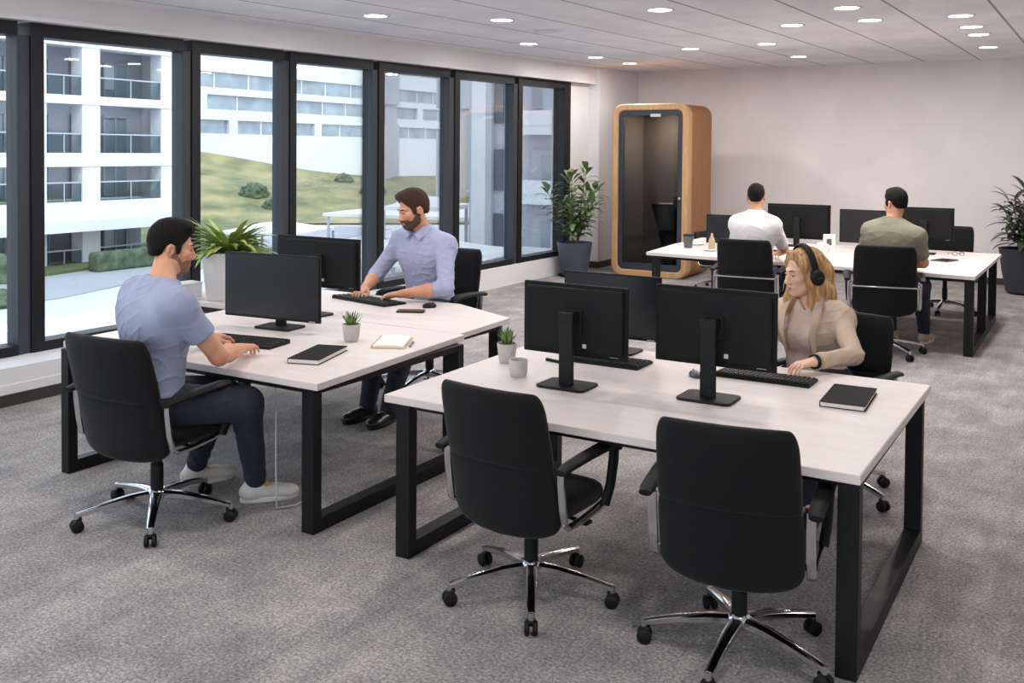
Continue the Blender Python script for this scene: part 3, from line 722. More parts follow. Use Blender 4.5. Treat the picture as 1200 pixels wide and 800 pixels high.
# ------------------------------------------------------------------ plants in planters
t = thing('potted_dracaena', 'leafy plant in a tall white planter at the window end of the left desk', 'plant', (-5.44, 5.06, Z))
m = MB()
def sq(h, z): return superloop(0, 0, h, h, z, 9, 40)
m.loft([sq(.125, 0), sq(.135, .01), sq(.165, .33), sq(.168, .345), sq(.155, .345), sq(.15, .31), sq(.02, .305)]); m.build('planter', 'planter_white', t, rz=radians(33), angle=45)
m = MB(); m.lathe([(.001, .325), (.14, .315)], seg=24, cap=False); m.build('soil', 'soil', t)
m = MB(); R = random.Random(5)
for k in range(110):
    a = R.uniform(0, 6.28); el = R.uniform(.12, 1.7); r0 = R.uniform(0, .06)
    m.leaf((r0*cos(a), r0*sin(a), .31+R.uniform(0, .06)), (cos(a), sin(a), el), R.uniform(.24, .38), R.uniform(.04, .06), R.uniform(.5, 1.2), .3, 7)
m.build('foliage', 'dracaena_green', t, angle=80)
m = MB(); m.tube([(0, 0, .3), (0, 0, .40)], .03, 10); m.build('stem', 'stem_brown', t)
t = thing('desk_organizer', 'low white box between the man in the blue t-shirt and the planter', 'box', (-5.75, 4.95, Z), radians(-6))
m = MB(); m.box((0, -.02, .05), (.14, .2, .10), .012); m.build('box_body', 'planter_white', t, smooth=False); m = MB(); m.box((0, -.02, .103), (.145, .205, .018), .006); m.build('lid', 'planter_white', t, smooth=False)

def floor_pot(t, r0, r1, h, mt, saucer=True):
    m = MB(); m.lathe([(.001, .02), (r0*.93, .02), (r0, .03), (r0+(r1-r0)*.6, h*.5), (r1, h-.03), (r1*1.02, h), (r1*.95, h), (r1*.93, h-.05), (.001, h-.06)], seg=36); m.build('pot', mt, t)
    m = MB(); m.lathe([(.001, h-.045), (r1*.93, h-.05)], seg=28, cap=False); m.build('soil', 'soil', t)
    if saucer: m = MB(); m.lathe([(.001, 0), (r0*1.2, 0), (r0*1.32, .022), (r0*1.25, .022), (r0*1.1, .012), (.001, .012)], seg=32); m.build('saucer', 'black_plastic', t)
    else: m = MB(); m.lathe([(.001, 0), (r0*.9, 0), (r0*.92, .022), (.001, .022)], seg=32); m.build('foot', 'black_plastic', t)
def leafy(t, stems, mt, R, L=(.13, .22), W=(.045, .075), n=13, droop=(.5, 1.1), base_z=.45, start=.25):
    mS, mL = MB(), MB()
    for (bx, by, tx, ty, h) in stems:
        pts = []
        for i in range(9):
            u = i/8; pts.append(Vector((bx+(tx-bx)*u**1.4, by+(ty-by)*u**1.4, base_z+h*u)))
        mS.tube(pts, [.011*(1-.65*i/8) for i in range(9)], 7)
        for k in range(n):
            u = start+(1-start)*k/(n-1); i = min(7, int(u*8)); p = pts[i].lerp(pts[i+1], u*8-i)
            for side in range(2):
                a = k*2.4+side*pi+R.uniform(-.4, .4); el = R.uniform(.1, .8)+(.9 if k > n-3 else 0)
                q = p+Vector((cos(a), sin(a), .3))*.035
                mS.tube([p, q], .003, 5)
                mL.leaf(q, (cos(a), sin(a), el), R.uniform(*L), R.uniform(*W), R.uniform(*droop), .25, 6)
    mS.build('stems', 'stem_brown', t); mL.build('foliage', mt, t, angle=80)
t = thing('potted_plant', 'tall bushy plant in a slate grey pot at the far window corner', 'plant', (-6.63, 12.86, 0), 0)
floor_pot(t, .19, .255, .50, 'pot_slate')
R = random.Random(11)
leafy(t, [(.03, .02, .13, .10, 1.12), (-.05, .02, -.10, .05, .95), (.05, -.05, .30, -.03, .62), (-.05, -.05, -.30, -.28, .80), (0, .05, .10, .25, .75), (0, -.06, .06, -.22, .60), (-.02, .0, -.03, -.06, 1.02), (.05, 0, .24, .18, .82)],
      'leaf_green', R, (.16, .28), (.06, .10), 15, (.4, 1.2), .44, .22)
t = thing('potted_rubber_plant', 'dark leaved plant in a charcoal pot at the right edge by the back wall', 'plant', (-.82, 14.62, 0), 0)
floor_pot(t, .24, .33, .60, 'pot_charcoal', False)
R = random.Random(4)
leafy(t, [(-.02, 0, .0, .0, .84), (-.08, -.04, -.22, -.1, .55), (.08, .02, .22, .05, .6), (0, -.08, .0, -.25, .5), (.0, .08, -.05, .2, .65), (-.06, .06, -.2, .12, .72), (.1, -.06, .3, -.15, .45)], 'leaf_dark', R, (.22, .36), (.065, .095), 14, (.6, 1.2), .52, .2)

# ------------------------------------------------------------------ phone booth
t = thing('phone_booth', 'oak framed phone booth with a dark glass door in the far left corner', 'phone booth', (-5.665, 13.34, 0))
HW, HH, DP, TH = .60, 2.545, .98, .095
def rr(hw, z0, z1, r, y, n=8):
    q = []
    for cx, cz_, a0 in ((1, 1, 0), (-1, 1, 90), (-1, -1, 180), (1, -1, 270)):
        for k in range(n+1):
            a = radians(a0+90*k/n)
            q.append((cx*(hw-r)+r*cos(a), y, (z1-r if cz_ > 0 else z0+r)+r*sin(a)))
    return q
m = MB()
o_, i_ = lambda y, e=0: rr(HW-e, .0+e, HH-e, .17, y), lambda y, e=0: rr(HW-TH+e, TH-e, HH-TH+e, .09, y)
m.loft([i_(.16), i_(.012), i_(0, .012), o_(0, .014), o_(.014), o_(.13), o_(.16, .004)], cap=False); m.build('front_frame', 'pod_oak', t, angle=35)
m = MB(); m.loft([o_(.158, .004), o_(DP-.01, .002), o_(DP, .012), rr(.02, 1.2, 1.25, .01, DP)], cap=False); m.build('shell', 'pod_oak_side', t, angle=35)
iw = HW-TH-.02
m = MB(); m.b2((-iw, DP-.06, TH), (iw, DP-.04, HH-TH)); m.b2((-iw-.01, .17, TH), (-iw, DP-.05, HH-TH)); m.b2((iw, .17, TH), (iw+.01, DP-.05, HH-TH)); m.b2((-iw, .17, HH-TH-.02), (iw, DP-.05, HH-TH)); m.b2((-iw, .17, TH-.01), (iw, DP-.05, TH+.01))
m.build('felt_lining', 'pod_felt', t, smooth=False)
m = MB()
a_, b_ = lambda y: rr(HW-TH-.003, TH+.003, HH-TH-.003, .087, y), lambda y: rr(HW-TH-.075, TH+.10, HH-TH-.075, .02, y)
m.loft([a_(.07), a_(.03), b_(.03), b_(.07), a_(.07)], cap=False); dr = m.build('door', 'pod_dark', t, smooth=False)
m = MB(); m.b2((-iw+.03, .045, TH+.08), (iw-.03, .053, HH-TH-.06)); m.build('pane', 'pod_glass', dr, smooth=False)
m = MB(); m.b2((.385, .0, 1.03), (.425, .03, 1.2), .006); m.tube([(.405, -.03, 1.07), (.405, -.03, 1.17)], .012, 10); m.tube([(.405, .01, 1.12), (.405, -.03, 1.12)], .009, 8); m.build('handle', 'black_plastic', dr)
m = MB(); m.lathe([(.001, 0), (.018, 0)], seg=12, cap=False); o = m.build('lock', 'mark_white', dr, loc=(.46, .027, 1.17)); o.rotation_euler = (pi/2, 0, 0)
m = MB(); m.b2((.0, .02, HH-TH-.10), (.16, .03, HH-TH-.055), .003); m.build('name_plate', 'mark_white', dr, smooth=False)
m = MB(); m.b2((-.1, .4, HH-TH-.03), (.3, .55, HH-TH-.018)); lp = m.build('ceiling_lamp', mat('pod_lamp', (255, 220, 180), .5, emit=((255, 214, 170), 130.), var=.01), t, smooth=False)
m = MB(); m.lathe([(.001, .15), (.09, .15), (.12, .3), (.14, .55), (.24, .95), (.27, 1.04), (.27, 1.06), (.001, 1.06)], (0.12, .5, 0), 28); m.b2((.3, .38, TH+.01), (.34, .6, .7), .01)
m.build('pedestal_table', 'black_plastic', t)
m = MB(); m.b2((.0, .38, 1.061), (.2, .52, 1.072)); m.b2((.16, .46, 1.061), (.3, .6, 1.068)); m.build('papers', 'paper', t, smooth=False)

# ------------------------------------------------------------------ people: smooth-blended bodies meshed with surface nets
A3 = lambda p: np.array(p, dtype=np.float64)
def unit(v): v = A3(v); return v/np.linalg.norm(v)
class Field:
    def __init__(s, lo, hi, h):
        s.lo = A3(lo); s.h = h; s.n = np.ceil((A3(hi)-s.lo)/h).astype(int)+1
        s.ax = [(s.lo[i]+h*np.arange(s.n[i])).astype(np.float32) for i in range(3)]
        s.d = np.full(s.n, .5, np.float32)
    def region(s, lo, hi):
        a = np.clip(np.floor((A3(lo)-s.lo)/s.h).astype(int), 0, s.n); b = np.clip(np.ceil((A3(hi)-s.lo)/s.h).astype(int)+1, 0, s.n)
        return tuple(slice(a[i], b[i]) for i in range(3))
    def pts(s, sl): return s.ax[0][sl[0]][:, None, None], s.ax[1][sl[1]][None, :, None], s.ax[2][sl[2]][None, None, :]
    def mix(s, sl, d2, k, op='u'):
        d1 = s.d[sl]
        if op == 'u':
            hh = np.clip(.5+.5*(d1-d2)/k, 0, 1); s.d[sl] = d1+(d2-d1)*hh-k*hh*(1-hh)
        elif op == 's':
            hh = np.clip(.5-.5*(d1+d2)/k, 0, 1); s.d[sl] = d1+(-d2-d1)*hh+k*hh*(1-hh)
    def cap(s, a, b, ra, rb, k=.02, fr=None, ratio=1., op='u', lo=.0):
        """tapered capsule a->b; with fr (front vector) the section is flattened to `ratio` along it"""
        a, b = A3(a), A3(b); R = max(ra, rb)+k*2+.012
        sl = s.region(np.minimum(a, b)-R, np.maximum(a, b)+R); X, Y, Z_ = s.pts(sl)
        if 0 in s.d[sl].shape: return s
        ab = b-a; L2 = max(1e-9, ab@ab)
        x, y, z = X-np.float32(a[0]), Y-np.float32(a[1]), Z_-np.float32(a[2])
        t = np.clip((x*ab[0]+y*ab[1]+z*ab[2])/L2, 0, 1).astype(np.float32)
        x = x-t*np.float32(ab[0]); y = y-t*np.float32(ab[1]); z = z-t*np.float32(ab[2])
        q = x*x+y*y+z*z
        if fr is not None:
            f = unit(fr); g = x*f[0]+y*f[1]+z*f[2]; q = q+g*g*(1/ratio**2-1)
        r = np.float32(ra)+t*np.float32(rb-ra)
        d = (np.sqrt(q)-r)*(min(1, ratio)*.5+.5 if fr is not None else 1)
        s.mix(sl, d, k, op); return s
    def ell(s, c, r, F=None, k=.01, op='u'):
        """ellipsoid, axes = rows of F"""
        c = A3(c); r = A3(r); R = r.max()+k*2+.012
        sl = s.region(c-R, c+R); X, Y, Z_ = s.pts(sl)
        if 0 in s.d[sl].shape: return s
        x, y, z = X-c[0], Y-c[1], Z_-c[2]
        if F is None: F = np.eye(3)
        u = [(x*F[i][0]+y*F[i][1]+z*F[i][2])/r[i] for i in range(3)]
        n = np.sqrt(u[0]**2+u[1]**2+u[2]**2); g = np.sqrt((u[0]/r[0])**2+(u[1]/r[1])**2+(u[2]/r[2])**2)+1e-6
        s.mix(sl, (n*(n-1)/g).astype(np.float32), k, op); return s
    def cut(s, p, n, k=.004):
        """keep the side the normal n points away from"""
        n = unit(n); X, Y, Z_ = s.ax[0][:, None, None], s.ax[1][None, :, None], s.ax[2][None, None, :]
        d2 = ((X-p[0])*n[0]+(Y-p[1])*n[1]+(Z_-p[2])*n[2]).astype(np.float32)
        hh = np.clip(.5-.5*(d2-s.d)/k, 0, 1); s.d = d2+(s.d-d2)*hh+k*hh*(1-hh); return s
    def trim(s, p, n, R):
        """flat end across a sleeve: removes what lies beyond p along n, near the limb only"""
        p = A3(p); n = unit(n); sl = s.region(p-R*1.3, p+R*1.3); X, Y, Z_ = s.pts(sl)
        al = ((X-p[0])*n[0]+(Y-p[1])*n[1]+(Z_-p[2])*n[2]).astype(np.float32)
        q = (X-p[0])**2+(Y-p[1])**2+(Z_-p[2])**2-al**2
        m_ = (q < R*R) & (al > -.02); d = s.d[sl]; d[m_] = np.maximum(d[m_], al[m_]); return s
    def mesh(s):
        d = s.d; d[0], d[-1] = .1, .1; d[:, 0], d[:, -1] = .1, .1; d[:, :, 0], d[:, :, -1] = .1, .1
        ins = d < 0
        nx, ny, nz = d.shape
        cnt = np.zeros((nx-1, ny-1, nz-1), np.int8)
        off = [(i, j, k) for i in (0, 1) for j in (0, 1) for k in (0, 1)]
        for i, j, k in off: cnt += ins[i:nx-1+i, j:ny-1+j, k:nz-1+k]
        act = np.argwhere((cnt > 0) & (cnt < 8))
        idx = np.full(cnt.shape, -1, np.int32); idx[act[:, 0], act[:, 1], act[:, 2]] = np.arange(len(act))
        val = np.stack([d[act[:, 0]+i, act[:, 1]+j, act[:, 2]+k] for i, j, k in off], 1)
        P = np.zeros((len(act), 3)); C = np.zeros(len(act)); o = np.array(off, float)
        for a in range(8):
            for b in range(a+1, 8):
                if np.abs(o[a]-o[b]).sum() != 1: continue
                m = (val[:, a] < 0) != (val[:, b] < 0); t = np.zeros(len(act)); t[m] = val[m, a]/(val[m, a]-val[m, b])
                P[m] += o[a]+t[m, None]*(o[b]-o[a]); C[m] += 1
        P = s.lo+s.h*(act+P/C[:, None])
        F = []
        for ax in range(3):
            sl0 = [slice(None)]*3; sl1 = [slice(None)]*3; sl0[ax] = slice(0, -1); sl1[ax] = slice(1, None)
            e = np.argwhere(ins[tuple(sl0)] != ins[tuple(sl1)])
            u, v = (ax+1) % 3, (ax+2) % 3
            e = e[(e[:, u] > 0) & (e[:, v] > 0) & (e[:, u] < d.shape[u]-1) & (e[:, v] < d.shape[v]-1)]
            q = []
            for du, dv in ((1, 1), (0, 1), (0, 0), (1, 0)):
                c = e.copy(); c[:, u] -= du; c[:, v] -= dv; q.append(idx[c[:, 0], c[:, 1], c[:, 2]])
            q = np.stack(q, 1); fl = ins[e[:, 0], e[:, 1], e[:, 2]]
            q[~fl] = q[~fl][:, ::-1]; F.append(q)
        return P, np.concatenate(F)
    def build(s, name, m, parent, origin, disp=None, smooth_it=1):
        P, F = s.mesh()
        for _ in range(smooth_it):                                    # one light smoothing pass along the quads
            acc = np.zeros_like(P); n = np.zeros(len(P))
            for a, b in ((0, 1), (1, 2), (2, 3), (3, 0)):
                np.add.at(acc, F[:, a], P[F[:, b]]); np.add.at(n, F[:, a], 1)
            P = P*.5+.5*acc/np.maximum(n, 1)[:, None]
        if disp is not None:
            N = np.zeros_like(P); fn = np.cross(P[F[:, 2]]-P[F[:, 0]], P[F[:, 3]]-P[F[:, 1]])
            for a in range(4): np.add.at(N, F[:, a], fn)
            N /= np.linalg.norm(N, axis=1)[:, None]+1e-9
            P = P+N*disp(P)[:, None]
        me = bpy.data.meshes.new(name); me.vertices.add(len(P)); me.vertices.foreach_set('co', (P-A3(origin)).astype(np.float32).ravel())
        me.loops.add(len(F)*4); me.loops.foreach_set('vertex_index', F.astype(np.int32).ravel())
        me.polygons.add(len(F)); me.polygons.foreach_set('loop_start', (np.arange(len(F))*4).astype(np.int32))
        me.polygons.foreach_set('use_smooth', np.ones(len(F), bool)); me.update(calc_edges=True)
        me.materials.append(MATS[m]); o = bpy.data.objects.new(name, me); COL.objects.link(o); o.parent = parent
        return o
def folds(seed, amp=.004, f=1.):
    R = np.random.RandomState(seed); ks = [(R.randn(3)*A3((18, 18, 26))*f, R.uniform(0, 6.28)) for _ in range(5)]
    def g(P):                                                     # thin soft creases that come and go
        w = np.zeros(len(P))
        for k, ph in ks:
            k2 = k*2.1; r_ = 1-np.abs(np.sin(.5*(P@k2)+ph+1.2*np.sin(P@(k[[1, 2, 0]]*.5)+ph)))
            m_ = np.clip(np.sin(P@(k[[2, 0, 1]]*.5)+2*ph)-.1, 0, 1)
            w += r_**3*m_
        return amp*w
    return g

def head_frame(face, tilt=0.):
    f = unit(face); r = np.cross(f, (0, 0, 1)); r = unit(r)
    u = np.cross(r, f); c, s_ = cos(tilt), sin(tilt)
    return np.stack([r*c+u*s_, f, u*c-r*s_])           # rows: right, forward, up
class Person: pass
def torso(F, J, s, o=0., belly=1., woman=False, loose=False):
    side = unit(A3(J['shR'])-A3(J['shL'])); up = unit(A3(J['neck'])-A3(J['hip'])); fr = unit(np.cross(up, side))
    hip, ch, nk = A3(J['hip']), A3(J['chest']), A3(J['neck'])
    w = .92 if woman else 1.
    waist = hip*.62+ch*.38
    F.cap(hip-side*.075*s, hip+side*.075*s, .108*s+o, .108*s+o, .05)
    F.cap(hip+up*.03, waist, (.150*s*w*belly)+o, .142*s*w*(.92 if woman else 1)+o, .06, fr, .70)
    F.cap(waist, ch, .142*s*w*(.92 if woman else 1)+o, .172*s*w+o, .06, fr, .68)
    if loose:                                                     # cloth hangs straight from the chest and spans the shoulder blades
        F.cap(hip+up*.02, ch-up*.02, (.156*s*w*belly)+o*.6, .166*s*w+o*.6, .06, fr, .72)
        F.cap(ch+up*.05*s-side*.10*s-fr*.035*s, ch+up*.05*s+side*.10*s-fr*.035*s, .088*s*w+o, .088*s*w+o, .08)
    F.cap(ch-side*.07*s, ch+side*.07*s, .112*s*w+o, .112*s*w+o, .05, fr, .9)
    if woman:
        for q in (-1, 1): F.ell(ch+side*.072*q*s+fr*.085*s-up*.05*s, (.062*s+o, .055*s+o, .062*s+o), np.stack([side, fr, up]), .04)
    for q in ('shL', 'shR'):
        F.cap(nk-up*.035*s, A3(J[q])-up*.004*s, .062*s+o, .047*s+o, .05)
        F.cap(ch+(A3(J[q])-nk)*.35, A3(J[q])-up*.015*s, .090*s+o, .058*s+o, .09)
    return side, fr, up
def hand(F, w, d, up, s, right, curl=(.35, .55, .5), spread=.06, k=.004):
    """palm, four separate bent fingers and a thumb, from wrist w along d; up = back of the hand"""
    w = A3(w); d = unit(d); up = unit(A3(up)-d*(A3(up)@d)); sd = np.cross(d, up)*(-1 if right else 1)      # sd points to the thumb side
    L = .092*s
    for i, u in enumerate((.030, .010, -.010, -.028)):
        F.cap(w+sd*u*.62*s+d*.005, w+d*L*(1-.04*abs(i-1))+sd*u*s, .0165*s, .0118*s, .012)
    for i, (u, ln, r) in enumerate(((.031, .068, .0088), (.0105, .076, .0090), (-.0105, .071, .0086), (-.031, .056, .0076))):
        p = w+d*L*(1-.04*abs(i-1))+sd*u*s; a = 0.
        di = unit(d+sd*spread*(1.2-i)*1.1)
        for j, (fr_, c) in enumerate(zip((.46, .30, .24), curl)):
            a += c*(1+.12*((i*7+j*3) % 3-1)); v = di*cos(a)-up*sin(a); q = p+v*ln*1.08*s*fr_
            F.cap(p, q, r*s*(1-.08*j), r*s*(1-.08*(j+1)), k); p = q
    b = w+d*.022*s+sd*.026*s-up*.006*s; c = w+d*.058*s+sd*.050*s-up*.014*s; e = c+unit(d*.9+sd*.15-up*.25)*.034*s; g = e+unit(d*.95-sd*.25-up*.2)*.026*s
    F.cap(b, c, .0165*s, .0115*s, .012); F.cap(c, e, .0108*s, .0095*s, k); F.cap(e, g, .0094*s, .0075*s, k)
def face(F, H, c, s, woman=False):
    """skull, jaw, brow, sockets, nose, lips, chin, ears; H rows = right, forward, up"""
    P = lambda x, y, z: c+(H[0]*x+H[1]*y+H[2]*z)*s
    j = .92 if woman else 1.
    F.ell(P(0, -.018, .032), A3((.074, .095, .088))*s, H, .012)
    F.ell(P(0, .020, -.030), A3((.062*j, .072, .080))*s, H, .03)
    F.cap(P(-.052*j, -.005, -.052), P(-.018, .060, -.096), .019*s, .017*s, .03)
    F.cap(P(.052*j, -.005, -.052), P(.018, .060, -.096), .019*s, .017*s, .03)
    F.ell(P(0, .066, -.094), A3((.023, .019, .017))*s, H, .022)
    for q in (-1, 1):
        F.ell(P(.040*q, .058, -.022), A3((.024, .022, .02))*s, H, .02)
        F.cap(P(.012*q, .083, .018), P(.046*q, .066, .018), .010*s, .009*s, .014)
        F.ell(P(.031*q, .094, -.001), A3((.016, .014, .011))*s, H, .012, 's')
        F.ell(P(.031*q, .073, -.001), A3((.0145, .012, .010))*s, H, .004)
        F.ell(P(.077*q, -.012, -.012), A3((.009, .021, .032))*s, np.stack([H[0]*.92+H[1]*.38*q, -H[0]*.38*q+H[1]*.92, H[2]]), .006)
        F.ell(P(.083*q, -.008, -.012), A3((.006, .010, .018))*s, H, .004, 's')
        F.ell(P(.012*q, .094, -.040), A3((.009, .011, .008))*s, H, .006)
    F.cap(P(0, .082, .006), P(0, .104, -.034), .0085*s, .0125*s, .010)
    F.ell(P(0, .078, -.066), A3((.028, .016, .014))*s, H, .012)
    F.cap(P(-.018, .084, -.0655), P(.018, .084, -.0655), .0062*s, .0062*s, .004); F.cap(P(-.014, .084, -.0755), P(.014, .084, -.0755), .0072*s, .0072*s, .004)
    F.cap(P(-.024, .093, -.0708), P(.024, .093, -.0708), .0022*s, .0022*s, .003, None, 1, 's')
    return P
def hair_short(root, org, H, c, s, mt, vol=.022, h=.004, fwd=.0, seed=0, hl=.074):
    """short hair with faded sides: an offset skull trimmed by a hairline"""
    F = Field(c-.17*s, c+.17*s, h); P = lambda x, y, z: c+(H[0]*x+H[1]*y+H[2]*z)*s
    F.ell(P(0, -.020, .033), A3((.0785, .099, .0925))*s, H, .01)
    F.ell(P(0, -.008+fwd, .030+vol*1.15), A3((.070, .092+vol*.3, .080))*s, H, .02)
    F.ell(P(.012, .045+fwd, .092+vol*.4), A3((.052, .040, .026))*s, H, .02)
    F.ell(P(0, -.070, -.020), A3((.054, .034, .040))*s, H, .02)
    for q in (-1, 1): F.ell(P(.068*q, .022, .000), A3((.012, .015, .034))*s, H, .008)
    X, Y, Z_ = F.ax[0][:, None, None]-c[0], F.ax[1][None, :, None]-c[1], F.ax[2][None, None, :]-c[2]
    r_, f_, u_ = [(X*H[i][0]+Y*H[i][1]+Z_*H[i][2])/s for i in range(3)]
    zmin = np.interp(f_, [-.13, -.085, -.045, -.030, .006, .018, .032, .040, .058, .075, .13], [-.055, -.052, -.042, .012, .014, -.030, -.018, .022, .048, hl, hl+.012])
    F.d = np.maximum(F.d, ((zmin-u_)*.7*s).astype(np.float32))
    return F.build('hair', mt, root, org, folds(seed, .0022, 5.))
def small_ell(m, P, H, c, r, s, seg=12):
    bm = bmesh.new(); bmesh.ops.create_uvsphere(bm, u_segments=seg, v_segments=8, radius=1)
    M = Matrix([[H[j][i]*r[j]*s for j in range(3)]+[P(*c)[i]] for i in range(3)]+[[0, 0, 0, 1]])
    m.bm(bm, M)
def face_parts(root, org, H, P, s, brow='hair_black', woman=False, lids=.35):
    T = lambda p: P(*p)-A3(org)
    Q = lambda x, y, z: P(x, y, z)-A3(org)
    for q in (-1, 1):
        m = MB(); small_ell(m, Q, H, (.031*q, .0775, -.0015), (.0115, .009, .0058), s); e = m.build('eye', 'eye_white', root)
        m = MB(); small_ell(m, Q, H, (.031*q, .0845, -.0036), (.0050, .0026, .0036), s); m.build('iris', 'iris', e)
        m = MB(); pts = [Q(.031*q-.013, .0795, -.001), Q(.031*q, .0888, -.0010), Q(.031*q+.013, .0795, -.001)]; m.tube(pts, [.0012*s, .002*s, .0012*s], 6); m.build('eyelashes', 'hair_black', e)
        m = MB(); small_ell(m, Q, H, (.031*q, .0780, .0030), (.0128, .0100, .0056), s); m.build('eyelid', 'skin_fair' if woman else 'skin', root)
        m = MB(); m.tube([Q(.013*q, .0925, .019), Q(.028*q, .0905, .0245), Q(.046*q, .075, .020)], [.0034*s, .0040*s, .0018*s], 8, .8); m.build('eyebrow', brow, root)
    m = MB(); m.tube([Q(-.022, .087, -.0690), Q(-.008, .0925, -.0650), Q(0, .0915, -.0660), Q(.008, .0925, -.0650), Q(.022, .087, -.0690)], [.001*s, .0042*s, .0042*s, .0042*s, .001*s], 8)
    m.tube([Q(-.020, .087, -.0715), Q(0, .0925, -.0755), Q(.020, .087, -.0715)], [.001*s, .005*s, .001*s], 8); m.build('lips', 'lip' if woman else 'lip', root)
def beard(root, org, H, c, s, mt, off=.006, h=.004, seed=1, moustache=True):
    F = Field(c-.15*s, c+.15*s, h); P = lambda x, y, z: c+(H[0]*x+H[1]*y+H[2]*z)*s
    face(F, H, c, s); F.d -= off*s
    X, Y, Z_ = F.ax[0][:, None, None]-c[0], F.ax[1][None, :, None]-c[1], F.ax[2][None, None, :]-c[2]
    r_, f_, u_ = [(X*H[i][0]+Y*H[i][1]+Z_*H[i][2])/s for i in range(3)]
    top = np.interp(f_, [-.02, .012, .030, .05, .075, .12], [-.035, -.018, -.038, -.062, -.050, -.047])
    cutd = np.maximum(u_-top, np.maximum(-.004-f_, -.120-u_))
    F.d = np.maximum(F.d, (cutd*.8*s).astype(np.float32))
    lipd = (np.sqrt((r_/.026)**2+((u_+.070)/.0125)**2+((f_-.09)/.03)**2)-1)*.012*s      # leave the mouth free
    F.d = np.maximum(F.d, -lipd.astype(np.float32))
    return F.build('beard', mt, root, org, folds(seed, .002, 6.))
def shoe(root, org, ank, toe, s, mt, sole, h=.005, low=True):
    a, t_ = A3(ank), A3(toe); d = unit((t_[0]-a[0], t_[1]-a[1], 0)); zg = .0
    sd = A3((d[1], -d[0], 0)); up = A3((0, 0, 1)); base = A3((a[0], a[1], 0)); Fm = np.stack([sd, d, up])
    L = .285*s; heel = base-d*.075*s
    F = Field(base-A3((.34, .34, .02))*s, base+A3((.34, .34, .22))*s, h); 
    F.ell(heel+d*.055*s+up*.052, (.040*s, .062*s, .050*s), Fm, .02)
    F.cap(heel+d*.06*s+up*.05, heel+d*.17*s+up*.045, .040*s, .044*s, .03, up, .85); F.ell(heel+d*.225*s+up*.036, (.048*s, .062*s, .034*s), Fm, .03)
    F.cap(heel+d*.07*s+up*.075, heel+d*.065*s+up*.105, .041*s, .038*s, .025)
    F.cut(base+up*.016, -up); o = F.build('shoe', mt, root, org)
    m = MB(); secs = []
    for z, e in ((.0, .004), (.004, 0), (.018, -.001), (.026, .003)):
        q = []
        for k in range(28):
            an = 2*pi*k/28; yy = cos(an); xx = sin(an)
            wd = (.044+.008*max(0, yy))*s-e; p = heel+d*(.140*s+yy*(L/2-e))+sd*xx*wd*(abs(1-.15*max(0, -yy)))+up*(z+.008*max(0, yy-.6)); q.append(p-A3(org))
        secs.append(q)
    m.loft(secs); m.build('sole', sole, o)
    if mt == 'sneaker_white':
        m = MB()
        for k in range(5):
            p = heel+d*(.115+.022*k)*s+up*(.097-.0065*k)
            m.tube([p-sd*.026*s-up*.012-A3(org), p-A3(org), p+sd*.026*s-up*.012-A3(org)], .0032, 6)
        m.build('laces', 'sole_white', o)
    return o
